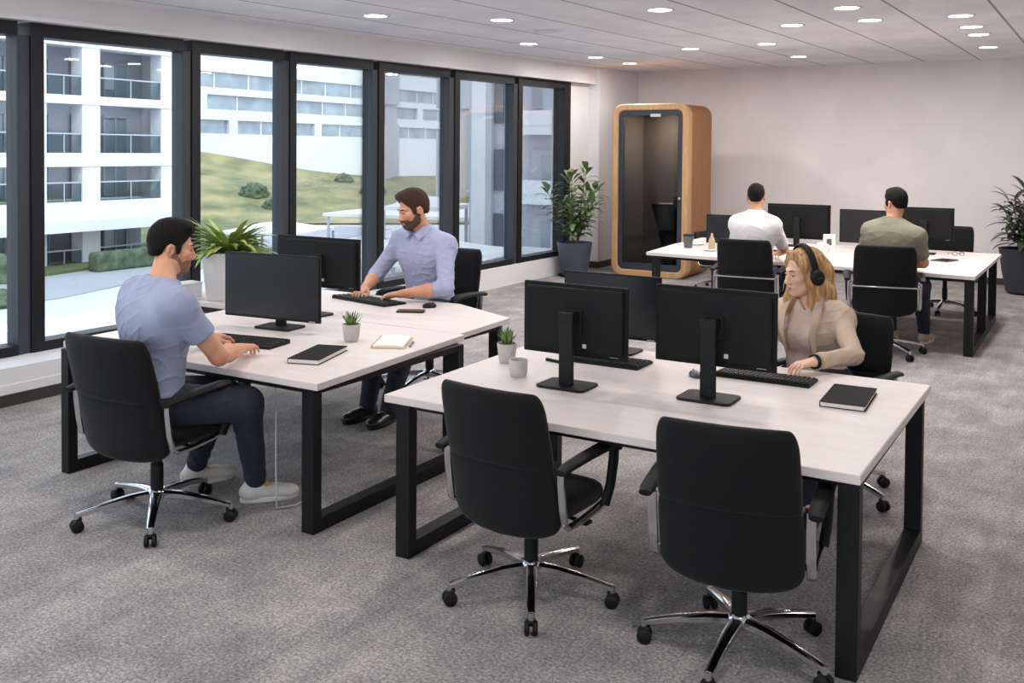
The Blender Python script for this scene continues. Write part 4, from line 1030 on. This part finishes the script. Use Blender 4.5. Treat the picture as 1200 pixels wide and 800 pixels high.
def person(label, J, s, look, h=.0055, top='tee', topm='tee_blue', pants='denim_navy', skin='skin', woman=False, tilt=0., hands=None, belly=1., sleeve=.62,
           hairf=None, beardf=None, shoes=('sneaker_white', 'sole_white'), seed=3, detail=True, legs=True, extra=None, brow='hair_black', curl=(.35, .55, .5), hs=1.):
    J = {k: A3(v) for k, v in J.items()}
    org = A3((J['hip'][0], J['hip'][1], 0)); root = thing('person', label, 'person', tuple(org))
    if 'chest' not in J: J['chest'] = J['hip']*.34+(J['neck'])*.66
    allp = np.array([v for k, v in J.items()]); lo = allp.min(0)-.26; hi = allp.max(0)+.26; lo[2] = -.02
    H = head_frame(look, tilt); c = J['head']
    F = Field(lo, hi, h)
    side, fr, up = torso(F, J, s, -.004, belly, woman)
    for q in ('R', 'L'):
        sh, el, wr = J['sh'+q], J['el'+q], J['wr'+q]
        g = .86 if woman else 1.
        F.cap(sh, el, .056*s*g, .043*s*g, .03); F.cap(el, el*.6+wr*.4, .043*s*g, .042*s*g, .02); F.cap(el*.6+wr*.4, wr, .042*s*g, .0275*s*g, .02)
        hd = J['hd'+q]-wr; hand(F, wr, hd, (0, 0, 1), s*(.9 if woman else 1.0), q == 'R', curl)
        if legs:
            hp = J['hip']+side*.095*s*(1 if q == 'R' else -1)
            kn, an = J['kn'+q], J['an'+q]
            F.cap(hp, kn, .075*s, .052*s, .04); F.cap(kn, kn*.62+an*.38, .049*s, .050*s, .03); F.cap(kn*.62+an*.38, an, .050*s, .033*s, .03)
            F.cap(an, an+unit(J['to'+q]-an)*.09*s-A3((0, 0, .03)), .032*s, .024*s, .015)
    F.cap(J['neck']-up*.02, c-H[2]*.055*s*hs-H[1]*.012*s, (.058 if not woman else .047)*s, (.056 if not woman else .046)*s, .03)
    P = face(F, H, c, s*hs, woman)
    F.build('body', skin, root, org)
    if detail: face_parts(root, org, H, P, s*hs, brow, woman)
    # clothes
    G = Field(lo, hi, h*1.15); torso(G, J, s, .011, belly, woman, not woman)
    for q in ('R', 'L'):
        sh, el, wr = J['sh'+q], J['el'+q], J['wr'+q]; g = .84 if woman else 1.
        if top == 'tee':
            e = sh+(el-sh)*sleeve; G.cap(sh, e, .066*s, .062*s, .03); G.cap(e-(el-sh)*.10, e, .061*s, .064*s, .01); G.trim(e, el-sh, .11*s)
        else:
            G.cap(sh, el, .066*s*g, .054*s*g, .03); e = el+(wr-el)*sleeve; G.cap(el, e, .054*s*g, .046*s*g, .02)
            G.cap(e-(wr-el)*.12, e, .047*s*g, .049*s*g, .008); G.trim(e, wr-el, .08*s)
    for q in ('R', 'L'):                                          # open the sleeve ends flat
        pass
    nk = J['neck']
    hem = J['hip']-up*(.06*s)
    G.ell(nk+up*.055*s+fr*.02*s, (.078*s, .080*s, .060*s), np.stack([side, fr, up]), .008, 's')
    if top == 'blazer':                                           # open front
        X, Y, Z_ = [a-b for a, b in zip((G.ax[0][:, None, None], G.ax[1][None, :, None], G.ax[2][None, None, :]), J['chest'])]
        a_ = X*side[0]+Y*side[1]+Z_*side[2]; f2 = X*fr[0]+Y*fr[1]+Z_*fr[2]; u2 = X*up[0]+Y*up[1]+Z_*up[2]
        wd = np.interp(u2, [-.4, -.1, .08, .2], [.06, .055, .065, .06])
        G.d = np.maximum(G.d, -np.maximum(np.maximum(np.abs(a_+.012)-wd, .02-f2), u2-.2)).astype(np.float32)
    G.cut(hem, -up)
    tops = G.build({'tee': 't_shirt', 'shirt': 'shirt', 'blazer': 'blazer'}[top], topm, root, org, folds(seed, .0045), 22)
    if legs:
        K = Field(lo, hi, h*1.2)
        K.cap(J['hip']-side*.075*s, J['hip']+side*.075*s, .121*s, .121*s, .05)
        K.cap(J['hip'], J['hip']+up*.05, .140*s, .146*s, .05, fr, .74)
        K.cut(J['hip']+up*.06*s, up)
        for q in ('R', 'L'):
            hp = J['hip']+side*.095*s*(1 if q == 'R' else -1); kn, an = J['kn'+q], J['an'+q]
            K.cap(hp, kn, .101*s, .078*s, .05); K.cap(kn, an+(kn-an)*(-.03 if shoes[0] == 'shoe_black' else .05), .074*s, .050*s, .04)
        K.build('trousers', pants, root, org, folds(seed+9, .005, .9), 8)
        for q in ('R', 'L'):
            shoe(root, org, J['an'+q], J['to'+q], s, shoes[0], shoes[1])
    if hairf: hairf(root, org, H, c, s*hs)
    if beardf: beardf(root, org, H, c, s*hs)
    if extra: extra(root, org, H, c, s*hs, P, J, side, fr, up)
    return root

# the man in the blue t-shirt
def short(mt, **kw): return lambda root, org, H, c, s: hair_short(root, org, H, c, s, mt, **kw)
person('man in a blue grey t-shirt and dark jeans typing at the left desk',
       dict(hip=(-3.95, 3.165, .605), neck=(-3.905, 3.20, 1.19), head=(-3.945, 3.30, 1.345), shR=(-3.70, 3.125, 1.105), shL=(-4.085, 3.215, 1.12),
            elR=(-3.63, 3.315, .835), wrR=(-3.80, 3.62, .80), hdR=(-3.90, 3.86, .79), elL=(-4.25, 3.43, .87), wrL=(-4.20, 3.74, .80), hdL=(-4.13, 3.94, .79),
            knR=(-3.60, 3.46, .575), anR=(-3.745, 3.67, .10), toR=(-3.60, 3.86, .03), knL=(-3.90, 3.55, .575), anL=(-4.21, 3.68, .10), toL=(-4.13, 3.88, .03)),
       1.06, (.55, .78, -.16), .0048, hairf=short('hair_black', vol=.024, seed=1), beardf=lambda *a: beard(*a, 'stubble', .003, .003), seed=3)
# the bearded man in the button shirt
def shirt_details(root, org, H, c, s, P, J, side, fr, up):
    nk = J['neck']; m = MB()
    for q in (-1, 1):                                              # open collar
        a = nk+up*.052+side*.062*q*s-fr*.02; b = nk+up*.018+side*.052*q*s+fr*.065*s; d = nk-up*.035*s+side*.055*q*s+fr*.105*s; e = nk-up*.005*s+side*.012*q*s+fr*.095*s
        for o_ in (0, .006):
            pass
        vs = [a, b+up*.022, e, d, nk+up*.012+side*.085*q*s+fr*.01]; vs = [v-org for v in vs]; vb = [v+(fr*.008+side*.006*q) for v in vs]
        m.add(vs+vb, [(0, 1, 4), (1, 3, 4), (1, 2, 3), (5, 9, 6), (6, 9, 8), (6, 8, 7), (0, 5, 6, 1), (1, 6, 7, 2), (2, 7, 8, 3), (3, 8, 9, 4), (4, 9, 5, 0)])
    m.build('collar', 'shirt_blue', root, angle=60)
    m = MB()
    for k in range(5):
        p = J['chest']+fr*(.137*s)+up*(.09-.085*k)*s+side*.004; m.ball(p-org, .006, 8)
    m.build('buttons', 'mark_white', root)
person('bearded man in a light blue button shirt typing, seated on the window side',
       dict(hip=(-4.37, 6.10, .645), neck=(-4.375, 5.99, 1.235), head=(-4.40, 5.90, 1.395), shL=(-4.165, 5.985, 1.135), shR=(-4.60, 6.03, 1.145),
            elL=(-4.03, 5.80, .845), wrL=(-4.30, 5.625, .80), hdL=(-4.44, 5.55, .78), elR=(-4.77, 5.93, .875), wrR=(-4.69, 5.69, .80), hdR=(-4.63, 5.50, .78),
            knL=(-4.16, 5.56, .57), anL=(-4.08, 5.21, .10), toL=(-4.07, 5.02, .03), knR=(-4.44, 5.56, .57), anR=(-4.27, 5.22, .10), toR=(-4.29, 5.02, .03)),
       1.10, (-.50, -.86, -.30), .0052, top='shirt', topm='shirt_blue', sleeve=.30, hairf=short('hair_brown', vol=.026, seed=4, fwd=.006, hl=.084), beardf=lambda *a: beard(*a, 'beard_brown', .0055),
       shoes=('shoe_black', 'shoe_black'), seed=5, extra=shirt_details, brow='hair_brown', hs=1.06)
# the woman with headphones
def woman_extra(root, org, H, c, s, P, J, side, fr, up):
    F = Field(c-A3((.24, .24, .48)), c+A3((.24, .24, .2)), .005)
    F.ell(P(0, -.022, .036), A3((.081, .103, .094))*s, H, .01)
    F.ell(P(0, -.045, -.03), A3((.080, .078, .11))*s, H, .03)
    dn = A3((0, 0, -1))
    for q in (-1, 1):                                              # lengths falling beside the face, over the shoulders and down the back
        F.cap(P(.022*q, .052, .106), P(.066*q, .038, .050), .016*s, .018*s, .02); F.cap(P(.066*q, .038, .050), P(.078*q, .014, -.04), .018*s, .018*s, .02)
        a = P(.080*q, .018, -.03); b = A3((J['shL' if q < 0 else 'shR']))*.45+J['neck']*.55+fr*.085+up*.03
        F.cap(a, b, .024*s, .034*s, .03, fr, .8); F.cap(b, b-up*.14+fr*.045+side*.0*q, .034*s, .012*s, .03, fr, .7)
        F.cap(P(.075*q, -.02, -.05), J['neck']+side*.08*q-fr*.015+up*.03, .036*s, .048*s, .03); 
        F.cap(J['neck']+side*.08*q-fr*.02+up*.03, J['neck']+side*.075*q-fr*.10-up*.20, .048*s, .03*s, .03)
    F.cap(P(0, -.10, -.02), J['neck']-fr*.085+up*.02, .075*s, .075*s, .03, fr, .6); F.cap(J['neck']-fr*.085+up*.02, J['neck']-fr*.115-up*.20, .085*s, .05*s, .03, fr, .5)
    X, Y, Z_ = F.ax[0][:, None, None]-c[0], F.ax[1][None, :, None]-c[1], F.ax[2][None, None, :]-c[2]
    r_, f_, u_ = [(X*H[i][0]+Y*H[i][1]+Z_*H[i][2])/s for i in range(3)]
    facehole = np.sqrt(((r_+.006)/.068)**2+((f_-.105)/.088)**2+((u_+.025)/.112)**2)-1
    F.d = np.maximum(F.d, (-facehole*.05*s).astype(np.float32))
    def strands(Pp):
        q = (Pp-c)@H.T; a = np.arctan2(q[:, 0], q[:, 1])
        return .0012*np.sin(a*46+2*np.sin(q[:, 2]*8)+q[:, 2]*6)+.0016*np.sin(a*19+1.3-q[:, 2]*5)
    F.build('hair', 'hair_blonde', root, org, strands, 3)
    # blouse front under the open blazer
    G = Field(J['hip']-.3, J['neck']+A3((.3, .3, .15)), .006); torso(G, J, 1.03, .018, .9, True)
    mid = J['chest']
    X, Y, Z_ = G.ax[0][:, None, None]-mid[0], G.ax[1][None, :, None]-mid[1], G.ax[2][None, None, :]-mid[2]
    a_ = X*side[0]+Y*side[1]+Z_*side[2]; f2 = X*fr[0]+Y*fr[1]+Z_*fr[2]; u2 = X*up[0]+Y*up[1]+Z_*up[2]
    wd = np.interp(u2, [-.35, -.1, .06, .16], [.085, .070, .075, .062])
    G.d = np.maximum(G.d, (np.maximum(np.abs(a_+.012)-wd, np.maximum(.02-f2, u2-.085-1.2*np.abs(a_+.012)))).astype(np.float32))
    G.build('blouse', 'blouse_rose', root, org, folds(21, .003))
    m = MB()
    for q in (-1, 1):                                              # lapels along the opening
        pts = [(.072, .17, .062), (.082, .08, .135), (.080, -.02, .172), (.082, -.16, .145), (.090, -.30, .125)]
        secs = []
        for i, (x, z, y) in enumerate(pts):
            b = mid+side*(x*q-.012)+up*z+fr*(y+.012); w_ = (.030, .040, .030, .012, .010)[i]
            secs.append([b-org, b+fr*.008-org, b+side*w_*q+fr*(.006-.3*w_)-org, b+side*w_*q-fr*(.004+.3*w_)-org])
        m.loft(secs)
    m.build('lapels', 'blazer_beige', root, angle=70)
    w_ = J['wrL']; d = unit(J['wrL']-J['elL']); a = unit(np.cross(d, (0, 0, 1))); b = np.cross(a, d); m = MB()
    for o_ in (.0, .014): m.tube([w_-d*(.005+o_)+a*.033*cos(t_)+b*.033*sin(t_)-org for t_ in [2*pi*k/18 for k in range(19)]], .0042, 6)
    m.build('bracelet', 'black_plastic', root)
person('woman with long blonde hair in a beige blazer typing at the front desk',
       dict(hip=(-1.32, 5.485, .58), neck=(-1.365, 5.525, 1.035), head=(-1.40, 5.485, 1.178), shL=(-1.205, 5.495, .935), shR=(-1.525, 5.60, .935),
            elL=(-1.07, 5.23, .795), wrL=(-1.205, 4.93, .80), hdL=(-1.31, 4.78, .785), elR=(-1.63, 5.32, .80), wrR=(-1.52, 4.99, .80), hdR=(-1.44, 4.80, .785),
            knL=(-1.22, 5.10, .54), anL=(-1.2, 4.95, .10), toL=(-1.2, 4.78, .03), knR=(-1.45, 5.10, .54), anR=(-1.42, 4.95, .10), toR=(-1.42, 4.78, .03)),
       1.03, (-.66, -.73, -.14), .005, top='blazer', topm='blazer_beige', skin='skin_fair', woman=True, sleeve=.88, seed=8, extra=woman_extra, brow='hair_brown', shoes=('shoe_black', 'shoe_black'), hs=1.05)
def headphones(H, c, s):
    t = thing('headphones', 'black over-ear headphones worn by the blonde woman', 'headphones', tuple(c)); P = lambda x, y, z: (H[0]*x+H[1]*y+H[2]*z)*s
    m = MB(); pts = []
    for k in range(17):
        a = pi*k/16; pts.append(P(.100*cos(a), -.008, -.01+.151*sin(a)))
    m.tube(pts, .0095*s, 10, 2.0, up=tuple(H[1])); m.build('headband', 'black_plastic', t)
    for q in (-1, 1):
        m = MB(); ax_ = H[0]*q; r0 = P(.103*q, -.006, -.018)
        secs = []
        for o_, r in ((-.012, .030), (-.010, .038), (.004, .041), (.018, .039), (.026, .031), (.028, .012)):
            secs.append([r0+ax_*o_*s+(H[1]*cos(b)*.92+H[2]*sin(b))*r*s for b in [2*pi*j/24 for j in range(24)]])
        m.loft(secs); e = m.build('ear_cup', 'black_plastic', t)
        m = MB(); m.loft([[r0+ax_*o_*s+(H[1]*cos(b)*.92+H[2]*sin(b))*r*s for b in [2*pi*j/24 for j in range(24)]] for o_, r in ((-.024, .026), (-.022, .036), (-.012, .038))]); m.build('ear_cushion', 'black_fabric', e)
        m = MB(); m.tube([r0+ax_*.0285*s+H[1]*x*s for x in (-.012, .012)], .0022, 6); m.build('maker_mark', 'laptop_grey', e)
headphones(head_frame((-.66, -.73, -.14)), A3((-1.40, 5.485, 1.178)), 1.03*1.05)
# the two men at the back desk
person('man in a white t-shirt sitting at the back desk with his back to us',
       dict(hip=(-2.94, 9.55, .63), neck=(-2.92, 9.56, 1.255), head=(-2.93, 9.60, 1.40), shR=(-2.735, 9.53, 1.14), shL=(-3.105, 9.56, 1.14),
            elR=(-2.70, 9.80, .88), wrR=(-2.84, 10.10, .80), hdR=(-2.92, 10.3, .79), elL=(-3.19, 9.78, .87), wrL=(-3.10, 10.12, .80), hdL=(-3.05, 10.3, .79),
            knR=(-2.82, 9.98, .60), anR=(-2.84, 10.0, .10), toR=(-2.84, 10.2, .03), knL=(-3.08, 9.98, .60), anL=(-3.06, 10.0, .10), toL=(-3.06, 10.2, .03)),
       1.05, (-.22, .95, -.12), .0075, topm='tee_white', sleeve=.86, hairf=short('hair_black', vol=.016, seed=12, h=.005), seed=13, detail=True)
person('man in an olive t-shirt sitting at the back desk with his head turned left',
       dict(hip=(-1.66, 9.54, .64), neck=(-1.63, 9.55, 1.235), head=(-1.62, 9.59, 1.385), shR=(-1.41, 9.48, 1.10), shL=(-1.83, 9.58, 1.125),
            elR=(-1.375, 9.62, .845), wrR=(-1.52, 9.94, .80), hdR=(-1.62, 10.12, .79), elL=(-1.94, 9.80, .87), wrL=(-1.85, 10.08, .80), hdL=(-1.78, 10.25, .79),
            knR=(-1.43, 9.90, .60), anR=(-1.44, 10.22, .10), toR=(-1.40, 10.44, .03), knL=(-1.75, 9.96, .60), anL=(-1.74, 10.2, .10), toL=(-1.74, 10.4, .03)),
       1.10, (-.80, .60, -.10), .0075, topm='tee_olive', sleeve=.80, hairf=short('hair_black', vol=.020, seed=15, h=.005), seed=16, detail=True, shoes=('shoe_tan', 'sole_white'))

# ------------------------------------------------------------------ outside the windows
GZ = -4.3
def plain(poly, z, name, mt, th=.2):
    m = MB(); n = len(poly)
    m.loft([[(x, y, z-th) for x, y in poly], [(x, y, z) for x, y in poly]])
    return struct(m.build(name, mt, smooth=False))
plain([(-9, -40), (-260, -40), (-260, 260), (-9, 260)], GZ, 'ground_outside', 'paving_light', 1.)
plain([(-44, 22.5), (-36.5, 19.5), (-36, 24.5), (-47, 60), (-52, 60), (-47, 36)], GZ+.05, 'path_outside', 'paving_grey', .1)
plain([(-30.5, -10), (-29.0, -10), (-29.0, 30), (-30.5, 30)], GZ+.35, 'kerb_outside', 'canopy_white', .5)
plain([(-44.9, 29.5), (-42.5, 28.2), (-44.6, 40), (-60, 60), (-75, 66), (-62, 46), (-50, 38.5)], GZ+.2, 'lawn_outside', 'grass_lawn', .3)
# building with balconies on the left
t = thing('apartment_building', 'white building with stacked glass balconies seen through the left windows', 'building', (-45, 0, GZ))
fl = [(-.1, 1.95), (3.35, 5.15), (5.85, 8.35), (8.8, 11.3)]    # openings above ground (bottom, top)
cols = [(10., 12.), (18.5, 19.2), (25.6, 26.3), (29.6, 29.95), (31.95, 33.0), (36.9, 38.25)]
W0, W1, TOP = 10., 38.25, 12.1
m = MB()
for (ya, yb) in cols: m.b2((-.9, ya, 0), (0, yb, TOP))
for z0, z1 in ((1.95, 3.35), (5.15, 5.85), (8.35, 8.8), (11.3, TOP)): m.b2((-1.2, W0, z0), (.06, W1, z1))
m.b2((-9, W0, TOP-.3), (.06, W1, TOP)); m.b2((-9, W1-.4, 2.), (0, W1, TOP))
m.build('frame', 'facade_white', t, smooth=False)
m = MB(); m.b2((-1.2, 10, 1.95), (1.7, 38.2, 2.5)); m.b2((-1.2, 24, 2.2), (1.2, 37.8, 2.75)); m.build('terrace_slab', 'facade_white', t, smooth=False)
for k, (z0, z1) in enumerate(fl):
    m = MB(); m.b2((-3.2, W0, z0), (-2.8, W1-.5, z1+.6)); m.build('recessed_wall', 'facade_dark' if k == 0 else 'facade_grey', t, smooth=False)
    for j in range(len(cols)-1):
        ya, yb = cols[j][1], cols[j+1][0]
        if yb-ya < 1: continue
        R = random.Random(k*10+j)
        m = MB(); nn = max(2, int((yb-ya)/1.5))
        for q in range(nn):
            y0 = ya+(yb-ya)*(q+.12)/nn; y1 = ya+(yb-ya)*(q+.88)/nn
            m.b2((-2.8, y0, z0+.05), (-2.72, y1, z0+2.0))
        w = m.build('window_band', 'facade_glass', t, smooth=False)
        m = MB()
        for q in range(nn):
            y0 = ya+(yb-ya)*(q+.12)/nn; y1 = ya+(yb-ya)*(q+.88)/nn
            for yy in (y0, (y0+y1)/2, y1): m.b2((-2.74, yy-.04, z0), (-2.62, yy+.04, z0+2.05))
            m.b2((-2.74, y0, z0+1.95), (-2.62, y1, z0+2.06))
        m.build('window_frame', 'facade_grey', w, smooth=False)
        m = MB()
        for q in range(nn):
            if R.random() < .65:
                y0 = ya+(yb-ya)*(q+.16)/nn; y1 = ya+(yb-ya)*(q+.5)/nn
                m.b2((-2.73, y0, z0+.6), (-2.70, y1, z0+1.9))
        if m.v: m.build('curtain', 'facade_white', w, smooth=False)
        m = MB(); m.b2((-.12, ya, z0), (-.08, yb, z0+.95)); g = m.build('balcony_panel', 'balcony_glass', t, smooth=False)
        m = MB(); m.b2((-.16, ya, z0+.95), (-.04, yb, z0+1.02))
        for q in range(nn+1): yq = ya+(yb-ya)*q/nn; m.b2((-.14, yq-.025, z0), (-.06, yq+.025, z0+.97))
        m.build('railing', 'facade_grey', g, smooth=False)
# far white building with ribbon windows
def ribbon(name, label, p0, p1, depth, bands, H, wall='facade_white', glass='facade_glass', bays=9):
    p0, p1 = Vector(p0), Vector(p1); L = (p1-p0).length; ang = atan2(p1.y-p0.y, p1.x-p0.x)
    t = thing(name, label, 'building', (p0.x, p0.y, GZ), ang)
    m = MB(); zs = [0]+[z for b in bands for z in b]+[H]
    for i in range(0, len(zs), 2): m.b2((0, 0, zs[i]), (L, depth, zs[i+1]))
    m.b2((.2, .8, 0), (L-.2, depth-.2, H-.1)); m.build('walls', wall, t, smooth=False)
    R = random.Random(len(label))
    for k, (z0, z1) in enumerate(bands):
        m = MB(); m.b2((.3, .45, z0), (L-.3, .7, z1)); w = m.build('window_band', glass, t, smooth=False)
        m = MB(); x = R.uniform(2, 6)
        while x < L-2:
            if R.random() < .12: m.b2((x, .0, z0), (x+L/bays*.22, .6, z1))
            else: m.b2((x, .38, z0), (x+.25, .5, z1))
            x += L/bays*R.uniform(.6, 1.1)
        m.build('bay_divider', wall, w, smooth=False)
    return t
ribbon('office_building', 'far white building with long ribbon windows above the grassy hill', (-94, 60), (-94, 150), 18, [(8.0, 9.7), (11.0, 12.8), (13.7, 15.6)], 17.8, bays=14)
ribbon('office_building', 'glazed rooftop block rising above the far ribbon window building', (-116, 128), (-116, 190), 14, [(18.5, 24)], 25.2, bays=12)
ribbon('reflection_column', 'slim grey tower right of the bearded man, seen in the fifth window', (-52.6, 74), (-50.6, 74), 3, [(8, 10)], 19, 'facade_grey', 'facade_grey', 3)  # grey column built outside to imitate a reflection in the glass
ribbon('reflection_column', 'slim grey tower above the hill at the right side of the fourth window', (-67.6, 82), (-65.3, 82), 3, [(9, 11)], 18, 'facade_grey', 'facade_grey', 3)  # second column shaped after a reflection in the glass, not a real building
# pale block with narrow windows at the right of the view
t = thing('apartment_building', 'pale grey block with narrow dark windows seen through the last two windows', 'building', (-21.3, 32.5, GZ))
m = MB(); m.b2((0, 0, 0), (6.2, 9, 11.0)); m.b2((-.02, -.25, 0), (1.0, 8, 11.0)); m.build('walls', 'facade_grey', t, smooth=False)
m = MB(); m.b2((.1, -.3, 0), (.75, 0, 11.)); m.build('pilaster', 'facade_white', t, smooth=False)
for z in (2.1, 4.6, 7.2, 9.7):
    m = MB(); m.b2((1.02, -.08, z), (1.42, .05, z+1.6)); m.build('narrow_window', 'facade_shade', t, smooth=False)
    m = MB(); m.b2((2.7, -.10, z-.1), (4.9, .0, z+1.6), .02); b_ = m.build('balcony_recess', 'facade_dark' if z > 6 else 'facade_grey', t, smooth=False)
    m = MB(); m.b2((3.2, -.16, z+.1), (4.1, -.10, z+1.4)); m.build('pane', 'facade_glass', b_, smooth=False)
    m = MB(); m.b2((2.4, -.7, z-.45), (5.2, 0, z-.1)); m.b2((2.4, -.72, z-.1), (5.2, -.66, z+.45)); m.build('balcony', 'facade_white', t, smooth=False)
# hill, lawn and shrubs
m = MB(); nx, ny = 46, 30; vs = []; fs = []
def hill(u, v):
        a = Vector((-120, 38)).lerp(Vector((-38, 104)), u)
        q = a+Vector((.62, -.78))*(-2+26*v)
        hgt = (1-v)**.8*(5.6+1.1*sin(u*7+.6)+.7*sin(u*17)+.5*sin(v*9+u*5))*(.35+.65*sin(pi*min(1, u*1.05+.05)))
        return (q.x, q.y, GZ+.15+hgt)
for i in range(nx+1):
    for j in range(ny+1): vs.append(hill(i/nx, j/ny))
for i in range(nx):
    for j in range(ny): a = i*(ny+1)+j; fs.append((a, a+1, a+ny+2, a+ny+1))
m.add(vs, fs); struct(m.build('hill_outside', 'grass_hill', angle=180), 'grassy hill beyond the terrace')
def bush(label, x, y, z, r, seed):
    R = random.Random(seed); bm = bmesh.new(); bmesh.ops.create_icosphere(bm, subdivisions=4, radius=1)
    ph = [(R.uniform(2, 6), R.uniform(2, 6), R.uniform(2, 6), R.uniform(0, 6)) for _ in range(7)]
    for v in bm.verts:
        c = v.co; k = 1+.09*sum(sin(a*c.x*2+d)*sin(b*c.y*2+d)*sin(e*c.z*2) for a, b, e, d in ph)
        v.co = Vector((c.x*r[0], c.y*r[1], max(-.25, c.z)*r[2]))*k
    m = MB(); m.bm(bm, Matrix.Translation((0, 0, .2*r[2]))); o = m.build('shrub', 'bush_green', None, angle=180, loc=(x, y, z))
    tag(o, label, 'shrub', 'shrubs outside')
bush('small shrub at the foot of the balcony building', -43.6, 41.6, GZ+.1, (.8, 1.0, .9), 4)
bush('small shrub at the far left window edge near the kerb', -42.8, 25.9, GZ+.1, (1.2, 1.6, .95), 5)
bush('flat shrub by the road at the far left window edge', -36.4, 22.1, GZ+.0, (1.0, 1.6, .5), 6)
for k, (ya, yb) in enumerate(((30.5, 37.5),)):
    m = MB(); m.box((0, 0, .5), (.9, 7.0, 1.0), .2, radians(0), 3); o = m.build('hedge', 'bush_green', None, loc=(-42.2, 34.0, GZ)); tag(o, 'clipped low hedge in front of the balcony building', 'hedge')
for k, (u, v, r, lab) in enumerate(((.495, .62, 1.2, 'round shrub low on the hill, left one in the third window'), (.56, .66, 1.1, 'round shrub low on the hill, right one in the third window'), (.63, .12, .9, 'small shrub on the hill crest in the fourth window'),
                               (.66, .55, 1.1, 'shrub low on the hill at the left of the fourth window'), (.80, .45, 1.7, 'large dark shrub on the hill left of the bearded man'), (.90, .5, 1.6, 'shrub on the hill behind the head of the bearded man'),
                               (.58, .80, .9, 'smallest shrub at the foot of the hill in the third window'))):
    x, y, z = hill(u, v); bush(lab, x, y, z-.25, (r*1.15, r*1.1, r*.95), 20+k)
# white canopies over the terrace
def canopy(label, c, sx, sy, z, rz=0.):
    t = thing('terrace_canopy', label, 'canopy', (c[0], c[1], GZ), rz, 'white terrace canopies')
    m = MB(); n = 10; vs = []; fs = []
    for i in range(n+1):
        for j in range(n+1):
            u, v = i/n*2-1, j/n*2-1; vs.append((u*sx/2, v*sy/2, z+.45*(1-u*u)*(1-v*v)))
    for i in range(n):
        for j in range(n): a = i*(n+1)+j; fs.append((a, a+1, a+n+2, a+n+1))
    m.add(vs, fs); m.b2((-sx/2, -sy/2, z-.16), (sx/2, -sy/2+.06, z+.02)); m.b2((-sx/2, sy/2-.06, z-.16), (sx/2, sy/2, z+.02)); m.b2((-sx/2, -sy/2, z-.16), (-sx/2+.06, sy/2, z+.02)); m.b2((sx/2-.06, -sy/2, z-.16), (sx/2, sy/2, z+.02))
    m.build('roof', 'canopy_white', t, angle=60)
    for sx_ in (-1, 1):
        for sy_ in (-1, 1):
            m = MB(); m.b2((sx_*sx/2*.95-.06, sy_*sy/2*.95-.06, 0), (sx_*sx/2*.95+.06, sy_*sy/2*.95+.06, z-.1)); m.build('post', 'facade_grey', t, smooth=False)
canopy('broad white canopy behind the bearded man, left of the narrow one', (-33, 47), 10, 10, 2.6, .2)
canopy('white canopy outside the sixth window, above the far chair back', (-20.5, 27.5), 5.5, 6, 2.6, .1)
canopy('small white canopy in front of the pale grey block', (-26.5, 36.5), 3.0, 3.0, 3.6, .2)
canopy('wide white canopy above the dark monitor pair on the left desk', (-41.5, 42.5), 5, 5, 1.4, .3)
m = MB(); m.b2((-.5, 0, 0), (0, 3.2, 1.0)); o = m.build('terrace_wall', 'paving_grey', None, smooth=False, loc=(-25.2, 32, GZ)); tag(o, 'low grey terrace wall outside the middle windows', 'wall')
